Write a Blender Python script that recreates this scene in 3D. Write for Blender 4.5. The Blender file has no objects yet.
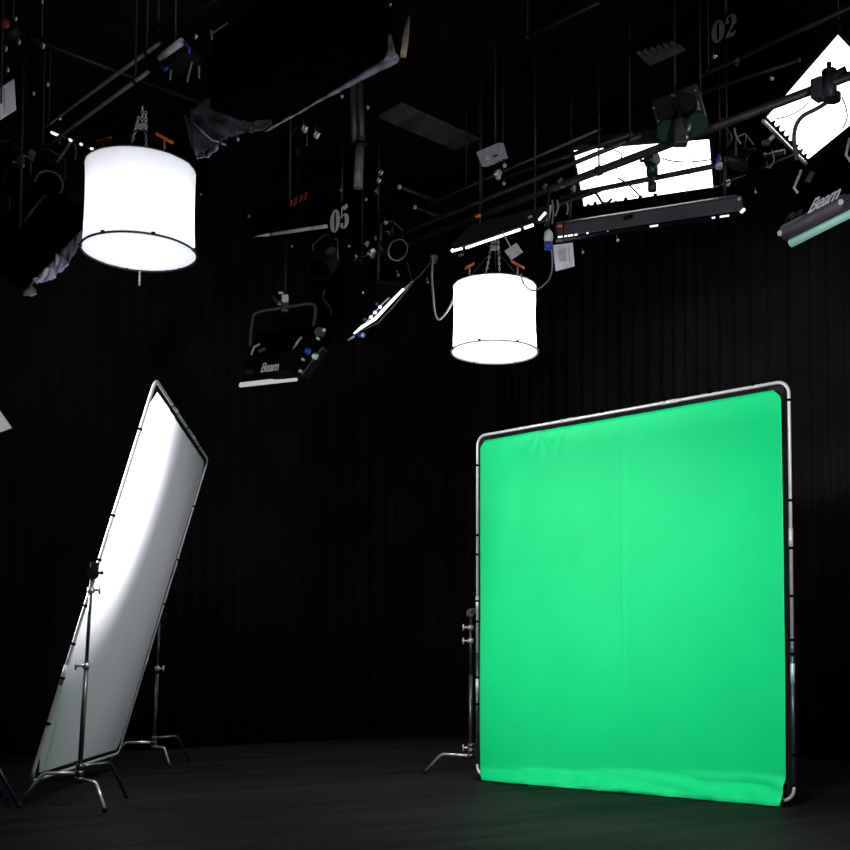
import bpy, math, random
from mathutils import Vector, Matrix, noise
random.seed(7)
C = bpy.context.scene
V = Vector
PI = math.pi

# ------------------------------------------------------------------ camera
CAM_H, PITCH, FPX, PX, PY = 0.963, 0.052, 1165.0, 491.0, 608.0
cd = bpy.data.cameras.new('camera'); cam = bpy.data.objects.new('camera', cd)
C.collection.objects.link(cam); C.camera = cam
cam.location = (0, 0, CAM_H); cam.rotation_euler = (PI / 2 + PITCH, 0, 0)
cd.sensor_width = 36; cd.lens = 36 * FPX / 850
cd.shift_x = (425 - PX) / 850; cd.shift_y = (PY - 425) / 850
cd.clip_end = 100

# ------------------------------------------------------------------ world, exposure
w = bpy.data.worlds.new('world'); C.world = w; w.use_nodes = True
w.node_tree.nodes['Background'].inputs[0].default_value = (0.6, 0.7, 0.9, 1)
w.node_tree.nodes['Background'].inputs[1].default_value = 0.0015
C.view_settings.view_transform = 'Standard'; C.view_settings.look = 'None'
C.view_settings.exposure = 0.0; C.view_settings.gamma = 1.0; C.view_settings.use_curve_mapping = False
C.cycles.use_denoising = True
C.cycles.max_bounces = 6; C.cycles.sample_clamp_indirect = 4

# ------------------------------------------------------------------ studio lights, plus unseen fills
def spot(name, loc, target, watts, angle, blend, radius, color=(1, 1, 1)):
    l = bpy.data.lights.new(name, 'SPOT'); o = bpy.data.objects.new(name, l)
    C.collection.objects.link(o); o.location = loc
    o.rotation_euler = (V(target) - V(loc)).to_track_quat('-Z', 'Y').to_euler()
    l.energy = watts; l.spot_size = math.radians(angle); l.spot_blend = blend
    l.shadow_soft_size = radius; l.color = color
    return o
spot('key_spotlight', (-4.6, 6.6, 3.3), (0.30, 9.75, 1.9), 640, 44, 1.0, 0.30, (1.0, 0.99, 0.97))
spot('front_spotlight', (-1.2, 1.0, 3.4), (1.5, 8.6, 1.9), 1300, 56, 1.0, 0.35, (0.97, 0.98, 1.0))
spot('back_spotlight', (-6.6, 8.75, 3.0), (-2.75, 8.35, 2.40), 3600, 40, 0.7, 0.40, (0.99, 0.97, 1.0))
spot('back_fill', (-6.6, 9.6, 4.2), (-3.0, 9.6, 1.6), 330, 60, 1.0, 0.2, (0.95, 0.92, 1.0))  # added wide lamp, stands in for scattered light behind the panel
spot('panel_fill', (2.7, 5.6, 2.0), (-3.0, 9.9, 1.6), 290, 34, 1.0, 0.25, (0.93, 0.96, 1.0))  # unseen lamp added to lift the front of the white panel
spot('floor_fill', (0.6, 5.6, 6.6), (-0.4, 6.6, 0.0), 1250, 80, 1.0, 0.3, (1.0, 0.98, 1.0))  # added overhead lamp that whitens the foreground floor
spot('back_floor_fill', (-1.3, 13.6, 6.9), (-1.2, 12.4, 0.0), 850, 78, 1.0, 0.3, (1.0, 1.0, 1.0))  # added lamp to bring out the floor near the drapes
spot('left_rig_fill', (-0.9, 3.0, 0.8), (-2.3, 10.6, 4.6), 430, 46, 1.0, 0.25, (0.98, 0.97, 1.0))  # second unseen rig lamp, added to brighten the left side
spot('rig_fill', (3.4, 2.5, 1.0), (-0.3, 10.2, 5.7), 520, 72, 1.0, 0.25, (0.95, 0.93, 1.0))  # unseen low lamp, put in so the rig catches highlights

# ------------------------------------------------------------------ helpers
def ray(x, y):
    d = V(((x - PX) / FPX, 1, (PY - y) / FPX)); c, s = math.cos(PITCH), math.sin(PITCH)
    return V((d.x, c * d.y - s * d.z, s * d.y + c * d.z))
def aty(x, y, Y):          # the point at distance Y seen at x, y
    r = ray(x, y); return V((0, 0, CAM_H)) + r * (Y / r.y)
def atz(x, y, z):          # the point at height z seen at x, y
    r = ray(x, y); return V((0, 0, CAM_H)) + r * ((z - CAM_H) / r.z)
WP = {}
def link(o, parent, origin):
    C.collection.objects.link(o)
    if parent is not None:
        o.parent = parent; o.location = origin - WP[parent.name]
    else:
        o.location = origin
    WP[o.name] = V(origin)
def tag(o, label=None, cat=None, group=None, kind=None):
    for k, v in (('label', label), ('category', cat), ('group', group), ('kind', kind)):
        if v: o[k] = v
    return o
def thing(name, loc, label, cat, group=None):
    o = bpy.data.objects.new(name, None); o.empty_display_size = 0.1
    link(o, None, V(loc)); return tag(o, label, cat, group)
def frame_of(d):
    d = d.normalized(); a = V((0, 0, 1)) if abs(d.z) < 0.9 else V((1, 0, 0))
    u = d.cross(a).normalized(); return u, u.cross(d).normalized()
class MB:
    def __init__(s): s.v = []; s.f = []; s.smooth = []
    def add(s, vs, fs, smooth=False):
        n = len(s.v); s.v += [V(q) for q in vs]
        for f in fs: s.f.append([i + n for i in f]); s.smooth.append(smooth)
        return s
    def hexa(s, b, t):      # 4 bottom + 4 top corners
        return s.add(list(b) + list(t), [(3, 2, 1, 0), (4, 5, 6, 7), (0, 1, 5, 4), (1, 2, 6, 5), (2, 3, 7, 6), (3, 0, 4, 7)])
    def box(s, c, size, x=(1, 0, 0), y=(0, 1, 0), z=(0, 0, 1)):
        c = V(c); x, y, z = (V(a).normalized() * (h / 2) for a, h in zip((x, y, z), size))
        return s.hexa([c - x - y - z, c + x - y - z, c + x + y - z, c - x + y - z],
                      [c - x - y + z, c + x - y + z, c + x + y + z, c - x + y + z])
    def slab(s, q, t):      # four corners thickened by the vector t
        return s.hexa(q, [p + t for p in q])
    def tube(s, pts, r, seg=12, closed=False, cap=True):
        pts = [V(p) for p in pts]; n = len(pts)
        rr = r if isinstance(r, (list, tuple)) else [r] * n
        vs = []; u = None
        for i, p in enumerate(pts):
            if closed: d = pts[(i + 1) % n] - pts[i - 1]
            else: d = pts[min(i + 1, n - 1)] - pts[max(i - 1, 0)]
            d.normalize()
            if u is None: u, w_ = frame_of(d)
            else:
                u = (u - d * u.dot(d)).normalized(); w_ = u.cross(d)
            vs += [p + (u * math.cos(a) + w_ * math.sin(a)) * rr[i] for a in (2 * PI * k / seg for k in range(seg))]
        fs = []
        for i in range(n if closed else n - 1):
            j = (i + 1) % n
            for k in range(seg):
                k2 = (k + 1) % seg; fs.append((i * seg + k, i * seg + k2, j * seg + k2, j * seg + k))
        s.add(vs, fs, True)
        if cap and not closed:
            m = len(s.v) - len(vs)
            s.f += [[m + k for k in range(seg)][::-1], [m + (n - 1) * seg + k for k in range(seg)]]; s.smooth += [False, False]
        return s
    def cyl(s, a, b, r, seg=16): return s.tube([a, b], r, seg)
    def ball(s, c, r, seg=12):
        c = V(c); vs = []; fs = []
        for i in range(seg // 2 + 1):
            t = PI * i / (seg // 2)
            for k in range(seg):
                a = 2 * PI * k / seg
                vs.append(c + V((math.sin(t) * math.cos(a), math.sin(t) * math.sin(a), math.cos(t))) * r)
        for i in range(seg // 2):
            for k in range(seg):
                fs.append((i * seg + k, i * seg + (k + 1) % seg, (i + 1) * seg + (k + 1) % seg, (i + 1) * seg + k))
        return s.add(vs, fs, True)
    def sheet(s, rows, t=None, smooth=True):   # grid of points; t = thickness vector
        m = len(rows[0]); vs = [p for r in rows for p in r]
        fs = [(i * m + j, i * m + j + 1, (i + 1) * m + j + 1, (i + 1) * m + j) for i in range(len(rows) - 1) for j in range(m - 1)]
        return s.add(vs, fs, smooth)
    def poly(s, pts2, o, x, y, t):             # flat outline o + x*px + y*py thickened by t
        q = [V(o) + V(x) * a + V(y) * b for a, b in pts2]; n = len(q)
        return s.add(q + [p + V(t) for p in q], [list(range(n))[::-1], list(range(n, 2 * n))] + [(i, (i + 1) % n, n + (i + 1) % n, n + i) for i in range(n)])
    def build(s, name, m, parent=None, origin=None, solid=0, bevel=0, subd=0):
        if origin is None:
            lo = V([min(p[i] for p in s.v) for i in range(3)]); hi = V([max(p[i] for p in s.v) for i in range(3)])
            origin = (lo + hi) / 2
        origin = V(origin)
        me = bpy.data.meshes.new(name); me.from_pydata([p - origin for p in s.v], [], s.f); me.update()
        for p, f in zip(me.polygons, s.smooth): p.use_smooth = f
        me.materials.append(M[m])
        o = bpy.data.objects.new(name, me); link(o, parent, origin)
        if bevel:
            b = o.modifiers.new('bevel', 'BEVEL'); b.width = bevel; b.segments = 2; b.limit_method = 'ANGLE'
        if solid:
            b = o.modifiers.new('solid', 'SOLIDIFY'); b.thickness = solid; b.offset = 0
        if subd:
            b = o.modifiers.new('subd', 'SUBSURF'); b.levels = subd; b.render_levels = subd
        return o
def lerp(a, b, t): return a + (b - a) * t
def smoothpath(pts, n=6):                       # Catmull-Rom
    pts = [V(p) for p in pts]; out = []
    for i in range(len(pts) - 1):
        p0 = pts[max(i - 1, 0)]; p1 = pts[i]; p2 = pts[i + 1]; p3 = pts[min(i + 2, len(pts) - 1)]
        for k in range(n):
            t = k / n
            out.append(0.5 * ((2 * p1) + (p2 - p0) * t + (2 * p0 - 5 * p1 + 4 * p2 - p3) * t * t + (3 * p1 - p0 - 3 * p2 + p3) * t ** 3))
    return out + [pts[-1]]
def ring(c, r, seg=64):
    return [V(c) + V((math.cos(2 * PI * k / seg) * r, math.sin(2 * PI * k / seg) * r, 0)) for k in range(seg)]
A = V((math.sqrt(.5), -math.sqrt(.5), 0))       # run of the ceiling pipes and of the right curtain
B = V((math.sqrt(.5), math.sqrt(.5), 0))        # across them, run of the left curtain
Z = V((0, 0, 1))

# ------------------------------------------------------------------ materials
M = {}
def mat(name, col, rough=0.5, metal=0.0, emit=0, ecol=None, sheen=0, spec=0.5, nscale=0, namt=0, bump=0, bscale=40, coords='Object'):
    m = bpy.data.materials.new(name); m.use_nodes = True; nt = m.node_tree; b = nt.nodes['Principled BSDF']
    b.inputs['Base Color'].default_value = (*col, 1); b.inputs['Roughness'].default_value = rough
    b.inputs['Metallic'].default_value = metal; b.inputs['Specular IOR Level'].default_value = spec
    if sheen: b.inputs['Sheen Weight'].default_value = sheen
    if emit:
        b.inputs['Emission Color'].default_value = (*(ecol or col), 1); b.inputs['Emission Strength'].default_value = emit
    tc = nt.nodes.new('ShaderNodeTexCoord')
    if namt:
        n = nt.nodes.new('ShaderNodeTexNoise'); n.inputs['Scale'].default_value = nscale; n.inputs['Detail'].default_value = 5
        nt.links.new(tc.outputs[coords], n.inputs['Vector'])
        mr = nt.nodes.new('ShaderNodeMapRange'); mr.inputs['From Min'].default_value = .3; mr.inputs['From Max'].default_value = .7
        mr.inputs['To Min'].default_value = 1 - namt; mr.inputs['To Max'].default_value = 1 + namt
        nt.links.new(n.outputs['Fac'], mr.inputs['Value'])
        mx = nt.nodes.new('ShaderNodeVectorMath'); mx.operation = 'SCALE'; mx.inputs[0].default_value = col
        nt.links.new(mr.outputs[0], mx.inputs['Scale']); nt.links.new(mx.outputs[0], b.inputs['Base Color'])
    if bump:
        n = nt.nodes.new('ShaderNodeTexNoise'); n.inputs['Scale'].default_value = bscale; n.inputs['Detail'].default_value = 4
        nt.links.new(tc.outputs[coords], n.inputs['Vector'])
        bp = nt.nodes.new('ShaderNodeBump'); bp.inputs['Strength'].default_value = bump; bp.inputs['Distance'].default_value = .02
        nt.links.new(n.outputs['Fac'], bp.inputs['Height']); nt.links.new(bp.outputs[0], b.inputs['Normal'])
    M[name] = m; return m
mat('velvet', (.0014, .0014, .0015), .95, spec=.0, nscale=5, namt=.3)
mat('black', (.003, .003, .0035), .6, spec=.3, nscale=8, namt=.3)
mat('black_gloss', (.005, .005, .006), .4, spec=.35, nscale=8, namt=.3)
mat('black_cloth', (.006, .006, .007), .9, spec=.15, nscale=5, namt=.4, bump=.3, bscale=30)
mat('curtain', (.0105, .0103, .011), .95, spec=.08, nscale=1.5, namt=.35, bump=.3, bscale=25)
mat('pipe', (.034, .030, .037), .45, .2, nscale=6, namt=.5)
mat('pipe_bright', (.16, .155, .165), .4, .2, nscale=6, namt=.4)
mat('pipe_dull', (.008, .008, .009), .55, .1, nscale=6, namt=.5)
mat('silver_tube', (.78, .76, .78), .38, .35, nscale=12, namt=.08)
mat('chrome', (.70, .70, .70), .28, .55, nscale=10, namt=.1)
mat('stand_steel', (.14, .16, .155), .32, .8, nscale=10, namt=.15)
mat('charcoal', (.05, .048, .055), .5, nscale=6, namt=.25)
mat('plum_grey', (.06, .052, .068), .5, nscale=3, namt=.25)
mat('grey_box', (.52, .50, .53), .5, nscale=25, namt=.2)
mat('white_card', (.82, .80, .86), .6, nscale=6, namt=.15)
mat('grey_card', (.0025, .0025, .004), .8, nscale=6, namt=.15)
mat('silver_cloth', (.34, .32, .42), .42, .3, nscale=7, namt=.45, bump=.8, bscale=9)
mat('grey_cloth', (.05, .047, .06), .6, .2, nscale=7, namt=.5, bump=.8, bscale=8)
mat('orange', (.75, .17, .04), .4, nscale=20, namt=.15)
mat('blue', (.02, .08, .5), .4, nscale=20, namt=.15)
mat('dark_blue', (.004, .012, .03), .4, nscale=20, namt=.15)
mat('green_lamp', (.003, .035, .015), .4, nscale=20, namt=.2)
mat('white_plastic', (.75, .78, .75), .35, nscale=20, namt=.1)
mat('number_paint', (.50, .50, .52), .6, nscale=30, namt=.15)
mat('shaded_number_paint', (.10, .10, .10), .6, nscale=30, namt=.2)  # number paint darkened to imitate the dimmer spot where one sign hangs
mat('logo_white', (.92, .90, .96), .6, nscale=30, namt=.08)
mat('logo_yellow', (.04, .03, .006), .6, nscale=30, namt=.3)
mat('rust_paint', (.20, .035, .01), .6, nscale=30, namt=.3)
mat('dark_vent', (.09, .09, .095), .5, nscale=10, namt=.3)
mat('label_grey', (.075, .075, .08), .6, nscale=30, namt=.3)
mat('olive_pole', (.045, .043, .033), .45, .2, nscale=9, namt=.3)
mat('worn_pole', (.16, .145, .13), .5, .2, nscale=14, namt=.4)
mat('brown_cloth', (.30, .24, .17), .8, nscale=14, namt=.4)
mat('cable', (.20, .20, .21), .5, nscale=20, namt=.1)
mat('cable_black', (.02, .02, .021), .5, nscale=20, namt=.2)
mat('lit_panel', (.9, .9, .9), .5, emit=3.2, ecol=(1, .97, .99), nscale=5, namt=.02)
mat('lit_tube', (.9, .9, .9), .5, emit=1.8, ecol=(.93, .94, 1), nscale=5, namt=.02)
mat('lit_teal', (.2, .4, .35), .5, emit=.22, ecol=(.5, 1, .82), nscale=5, namt=.05)
mat('lit_grey', (.4, .4, .4), .5, emit=.42, ecol=(1, 1, 1), nscale=5, namt=.05)
mat('lit_dot', (.9, .9, .9), .5, emit=1.2, ecol=(.9, .92, 1), nscale=5, namt=.02)
mat('green_cloth', (.002, .80, .245), .5, spec=.22, nscale=2.2, namt=.035, bump=.04, bscale=60)
def cloth(name, col, trans, extra=0):            # thin white silk, lets light through
    m = bpy.data.materials.new(name); m.use_nodes = True; nt = m.node_tree; nt.nodes.clear()
    o = nt.nodes.new('ShaderNodeOutputMaterial'); mx = nt.nodes.new('ShaderNodeMixShader'); mx.inputs[0].default_value = trans
    d = nt.nodes.new('ShaderNodeBsdfDiffuse'); t = nt.nodes.new('ShaderNodeBsdfTranslucent')
    tc = nt.nodes.new('ShaderNodeTexCoord'); n = nt.nodes.new('ShaderNodeTexNoise'); n.inputs['Scale'].default_value = 6
    mp = nt.nodes.new('ShaderNodeMapping'); mp.inputs['Scale'].default_value = (1, 1, .25)
    nt.links.new(tc.outputs['Object'], mp.inputs[0]); nt.links.new(mp.outputs[0], n.inputs['Vector'])
    mr = nt.nodes.new('ShaderNodeMapRange'); mr.inputs['To Min'].default_value = .93; mr.inputs['To Max'].default_value = 1.05
    v = nt.nodes.new('ShaderNodeVectorMath'); v.operation = 'SCALE'; v.inputs[0].default_value = col
    nt.links.new(n.outputs['Fac'], mr.inputs['Value']); nt.links.new(mr.outputs[0], v.inputs['Scale'])
    nt.links.new(v.outputs[0], d.inputs['Color']); nt.links.new(v.outputs[0], t.inputs['Color'])
    nt.links.new(d.outputs[0], mx.inputs[1]); nt.links.new(t.outputs[0], mx.inputs[2]); nt.links.new(mx.outputs[0], o.inputs[0])
    M[name] = m
cloth('silk', (.86, .87, .93), .5)
cloth('diffusion', (.83, .81, .87), .45)
# floor: dark studio vinyl, long seams along B, scuffs
m = bpy.data.materials.new('studio_floor'); m.use_nodes = True; nt = m.node_tree; b = nt.nodes['Principled BSDF']; M['studio_floor'] = m
tc = nt.nodes.new('ShaderNodeTexCoord'); mp = nt.nodes.new('ShaderNodeMapping'); mp.inputs['Rotation'].default_value = (0, 0, -math.radians(36))
nt.links.new(tc.outputs['Object'], mp.inputs[0])
mp2 = nt.nodes.new('ShaderNodeMapping'); mp2.inputs['Scale'].default_value = (.25, 1.6, 1); nt.links.new(mp.outputs[0], mp2.inputs[0])
n1 = nt.nodes.new('ShaderNodeTexNoise'); n1.inputs['Scale'].default_value = 1.6; n1.inputs['Detail'].default_value = 8; nt.links.new(mp2.outputs[0], n1.inputs['Vector'])
r1 = nt.nodes.new('ShaderNodeMapRange'); r1.inputs['From Min'].default_value = .3; r1.inputs['From Max'].default_value = .72
r1.inputs['To Min'].default_value = .45; r1.inputs['To Max'].default_value = 1.6; nt.links.new(n1.outputs['Fac'], r1.inputs['Value'])
br = nt.nodes.new('ShaderNodeTexBrick'); br.inputs['Scale'].default_value = 1; br.inputs['Brick Width'].default_value = 4.2; br.inputs['Row Height'].default_value = .9
br.inputs['Mortar Size'].default_value = .008; br.inputs['Color1'].default_value = (1, 1, 1, 1); br.inputs['Color2'].default_value = (.82, .82, .82, 1); br.inputs['Mortar'].default_value = (.35, .35, .35, 1)
nt.links.new(mp.outputs[0], br.inputs['Vector'])
v1 = nt.nodes.new('ShaderNodeVectorMath'); v1.operation = 'SCALE'; v1.inputs[0].default_value = (.0112, .0085, .0105); nt.links.new(r1.outputs[0], v1.inputs['Scale'])
v2 = nt.nodes.new('ShaderNodeVectorMath'); v2.operation = 'MULTIPLY'; nt.links.new(v1.outputs[0], v2.inputs[0]); nt.links.new(br.outputs['Color'], v2.inputs[1])
nt.links.new(v2.outputs[0], b.inputs['Base Color']); b.inputs['Roughness'].default_value = .62; b.inputs['Specular IOR Level'].default_value = .04
n2 = nt.nodes.new('ShaderNodeTexNoise'); n2.inputs['Scale'].default_value = 30; nt.links.new(tc.outputs['Object'], n2.inputs['Vector'])
bp = nt.nodes.new('ShaderNodeBump'); bp.inputs['Strength'].default_value = .15; bp.inputs['Distance'].default_value = .01
nt.links.new(n2.outputs['Fac'], bp.inputs['Height']); nt.links.new(bp.outputs[0], b.inputs['Normal'])

# ------------------------------------------------------------------ room shell
K = V((-0.72, 17.45, 0))                         # the corner of the studio
H = 7.6
dl, dr = V((-4.64, -4.67, 0)).normalized(), V((4.13, -4.72, 0)).normalized()
def struct(mb, name, m): return tag(mb.build(name, m), kind='structure')
LL, LR = K + dl * 24, K + dr * 24
def shell_wall(p, d, out, name):
    e = p + d * 24; t = out * .2
    struct(MB().hexa([p, e, e + t, p + t], [q + Z * H for q in (p, e, e + t, p + t)]), name, 'black_cloth')
ol, orr = V((-4.67, 4.64, 0)).normalized(), V((4.72, 4.13, 0)).normalized()
shell_wall(K + ol * .25 + orr * .25, dl, ol, 'wall_left')
shell_wall(K + ol * .25 + orr * .25, dr, orr, 'wall_right')
K2 = K + ol * .5 + orr * .5
q = [K2, K2 + dr * 24.5, K2 + dr * 24.5 + dl * 24.5, K2 + dl * 24.5]
struct(MB().slab([p - Z * .2 for p in q], Z * .2), 'floor', 'studio_floor')
struct(MB().slab([p + Z * H for p in q], Z * .2), 'ceiling', 'black_cloth')
def curtain(p, d, inn, name, label, length=16, seed=0):
    n = int(length / .035); rows = [[], [], [], []]
    ph = 0
    for i in range(n + 1):
        s = i * length / n
        ph += .035 / .16 * 2 * PI * (.75 + .5 * noise.noise(V((s * .9, seed, 0))) )
        amp = .038 * (1 + .5 * noise.noise(V((s * 1.3, seed + 5, 0))))
        for k, z in enumerate((0.012, 2.4, 4.9, H - .05)):
            o = amp * math.sin(ph) * (1.1 - .12 * k) + .05 * noise.noise(V((s * 2, z, seed + 9)))
            rows[k].append(p + d * s + inn * (o + .06) + Z * z)
    o = MB().sheet(rows).build(name, 'curtain'); tag(o, label, 'curtain')
    s = o.modifiers.new('solid', 'SOLIDIFY'); s.thickness = .006
curtain(K - ol * .02, dl, -ol, 'stage_curtain', 'black pleated drape along the left wall behind the white diffusion panel', seed=1)
curtain(K - orr * .02, dr, -orr, 'stage_curtain', 'black pleated drape along the right wall behind the green screen', seed=2)

# ------------------------------------------------------------------ framed 3 m screens
def rounded_frame(c, e, u, w_, h_, rad, seg=8):
    """closed path, c = bottom left corner, e / u unit vectors"""
    pts = []
    for (cx, cy, a0) in ((w_ - rad, rad, -90), (w_ - rad, h_ - rad, 0), (rad, h_ - rad, 90), (rad, rad, 180)):
        for k in range(seg + 1):
            a = math.radians(a0 + 90 * k / seg); pts.append(c + e * (cx + rad * math.cos(a)) + u * (cy + rad * math.sin(a)))
    return pts
def screen_frame(t, c, e, u, n, W, Hh, r, joints, low=0):
    pts = rounded_frame(c, e, u, W, Hh, .09)          # starts at the bottom right bend, ends with the bottom left one
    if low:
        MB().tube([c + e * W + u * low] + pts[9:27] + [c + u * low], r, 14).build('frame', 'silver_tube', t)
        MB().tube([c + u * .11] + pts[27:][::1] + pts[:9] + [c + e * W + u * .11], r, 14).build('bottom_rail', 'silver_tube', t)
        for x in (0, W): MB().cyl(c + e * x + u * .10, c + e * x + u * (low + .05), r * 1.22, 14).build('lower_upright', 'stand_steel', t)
    else:
        MB().tube(pts, r, 14, closed=True).build('frame', 'silver_tube', t)
    for (x, y, hor) in joints:               # black clips and thick push-fit joints on the tube
        p = c + e * x + u * y; d = e if hor else u
        MB().cyl(p - d * .009, p + d * .009, r * 1.4, 14).build('frame_clip', 'velvet', t)
    for (x, y, hor) in ((W / 3, Hh, 1), (2 * W / 3, Hh, 1), (0, Hh * .5, 0), (W, Hh * .62, 0), (0, Hh * .26, 0), (W, Hh * .30, 0)):
        p = c + e * x + u * y; d = e if hor else u
        MB().cyl(p - d * .07, p + d * .07, r * 1.25, 14).build('frame_joint', 'silver_tube', t)
    for sx in (0, 1):
        for sy in (0, 1):                     # elastic corner straps
            p0 = c + e * (sx * W) + u * (sy * Hh); ix = e * (1 - 2 * sx); iy = u * (1 - 2 * sy)
            if sy == 0 and t.name.startswith('green'): continue
            MB().slab([p0 + ix * .028 + iy * .028, p0 + ix * .16 + iy * .028, p0 + ix * .16 + iy * .055, p0 + ix * .055 + iy * .16], n * .004).build('corner_strap', 'black', t)
# green screen
G0 = V((-.119, 10.209, .035)); yaw = -.726
e = V((math.cos(yaw), math.sin(yaw), 0)); n = V((math.sin(yaw), -math.cos(yaw), 0))   # n faces the camera side
green = thing('green_screen', G0 + e * 1.5 - Z * .035, 'square chroma green cloth stretched in a silver tube frame standing on the floor', 'green screen')
jt = [(.3, 3, 1), (.74, 3, 1), (.98, 3, 1), (1.36, 3, 1), (1.96, 3, 1), (2.36, 3, 1), (2.72, 3, 1)] + [(0, y, 0) for y in (2.72, 2.1, 1.93, 1.52, 1.34, .85, .62)] + [(3, y, 0) for y in (2.84, 2.12, 1.78, 1.44, 1.13, 1.03, .32)]
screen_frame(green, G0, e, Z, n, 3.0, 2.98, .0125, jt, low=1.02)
def SW(x): return .11 + .04 * x + .03 * noise.noise(V((x * 1.7, 0, 12)))
def fabric_rows(c, e, u, n, W, Hh, inset, chamf, amp, sweep):
    nx, ny = 200, 110; rows = []
    x0, x1 = inset, W - inset; y1 = Hh - inset - .004
    for j in range(ny + 1):
        row = []; tj = j / ny
        if sweep: y = lerp(-.035 + .006, y1, tj)
        else: y = lerp(inset, y1, tj)
        for i in range(nx + 1):
            x = lerp(x0, x1, i / nx); yy = y
            cut = max(0, chamf - (y1 - y)); cutb = 0 if sweep else max(0, chamf - (y - inset))
            k = max(cut, cutb)
            s_ = max(0, (SW(x) - (y + .035)) / SW(x)) if sweep else 0
            xx = min(max(x, x0 + k + .10 * s_ ** 1.5), x1 - k + .01 * s_)
            o = amp * noise.noise(V((x * 1.2, y * .8, 3))) + amp * .35 * noise.noise(V((x * 5, y * 1.5, 8)))
            o += .005 * math.exp(-abs(x - 1.568) / .012)
            for (sx, sy, ang, am) in ((.74, y1, 2.0, .012), (1.0, y1, 2.3, .008)):    # short pull creases under the clips
                dx, dy = x - sx, y - sy; rr = math.hypot(dx, dy)
                o += am * math.exp(-rr / .12) * math.cos(math.atan2(dy, dx) * 9 + ang)
            if sweep:
                o += .020 + .10 * s_ ** 1.5 + .030 * s_ * noise.noise(V((x * 2.2, y * 14, 1))) + .022 * s_ * noise.noise(V((x * 7, y * 22, 2)))
                o += .016 * s_ * (1 - s_) * 4 * math.sin(x * 5 + 60 * y + 2 * noise.noise(V((x * 2, 0, 4)))) * (.4 + .6 * x / 3)
                if s_ > 0: yy = y + .03 * s_ * (1 - s_) * (1 + noise.noise(V((x * 5, y * 14, 6)))) * 1.4
            row.append(c + e * xx + u * yy + n * o)
        rows.append(row)
    return rows
MB().sheet(fabric_rows(G0, e, Z, n, 3.0, 2.98, .050, .06, .012, True)).build('fabric', 'green_cloth', green, solid=.002)
def band(t, c, e, u, n, W, Hh, i0, i1, sides):
    mb = MB()
    for s_ in sides:
        a = {'l': ((i0, i0), (i1, i0), (i1, Hh - i0), (i0, Hh - i0)), 'r': ((W - i1, i0), (W - i0, i0), (W - i0, Hh - i0), (W - i1, Hh - i0)),
             't': ((i0, Hh - i1), (W - i0, Hh - i1), (W - i0, Hh - i0), (i0, Hh - i0)), 'b': ((i0, i0), (W - i0, i0), (W - i0, i1), (i0, i1))}[s_]
        mb.slab([c + e * x + u * y for x, y in a], n * .003)
    mb.build('edge_binding', 'black_cloth', t)
band(green, G0 - n * .004, e, Z, n, 3.0, 2.98, .014, .060, 'lrt')

# white diffusion panel, leaning on its two stands
D_, A_, B_, C_ = V((-3.201, 8.157, .188)), V((-2.413, 8.267, 3.03)), V((-2.684, 10.984, 3.0)), V((-3.471, 10.873, .158))
D_, A_, B_, C_ = [V((p.x, p.y, p.z)) for p in (V((-3.213, 8.176, .175)), V((-2.417, 8.299, 3.047)), V((-2.792, 11.384, 3.02)), V((-3.588, 11.261, .148)))]
pe = (C_ - D_); PW = pe.length; pe.normalize(); pu = (A_ - D_); PH = pu.length; pu.normalize(); pn = pe.cross(pu).normalized()
if pn.x < 0: pn = -pn
print('panel', PW, PH)
panel = thing('diffusion_panel', (D_ + C_) / 2, 'leaning white diffusion cloth in a silver tube frame, lit from behind', 'diffusion panel')
jt = [(0, y, 0) for y in (2.6, 1.95, 1.62, 1.28, 1.0, .75, .42)] + [(PW, y, 0) for y in (2.5, 1.95, 1.5)] + [(x, PH, 1) for x in (.8, 1.6, 2.4)]
screen_frame(panel, D_, pe, pu, pn, PW, PH, .0125, jt)
MB().sheet(fabric_rows(D_, pe, pu, pn, PW, PH, .05, .08, .006, False)).build('fabric', 'diffusion', panel)
band(panel, D_ - pn * .004, pe, pu, pn, PW, PH, .014, .056, 'lrtb')

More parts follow.
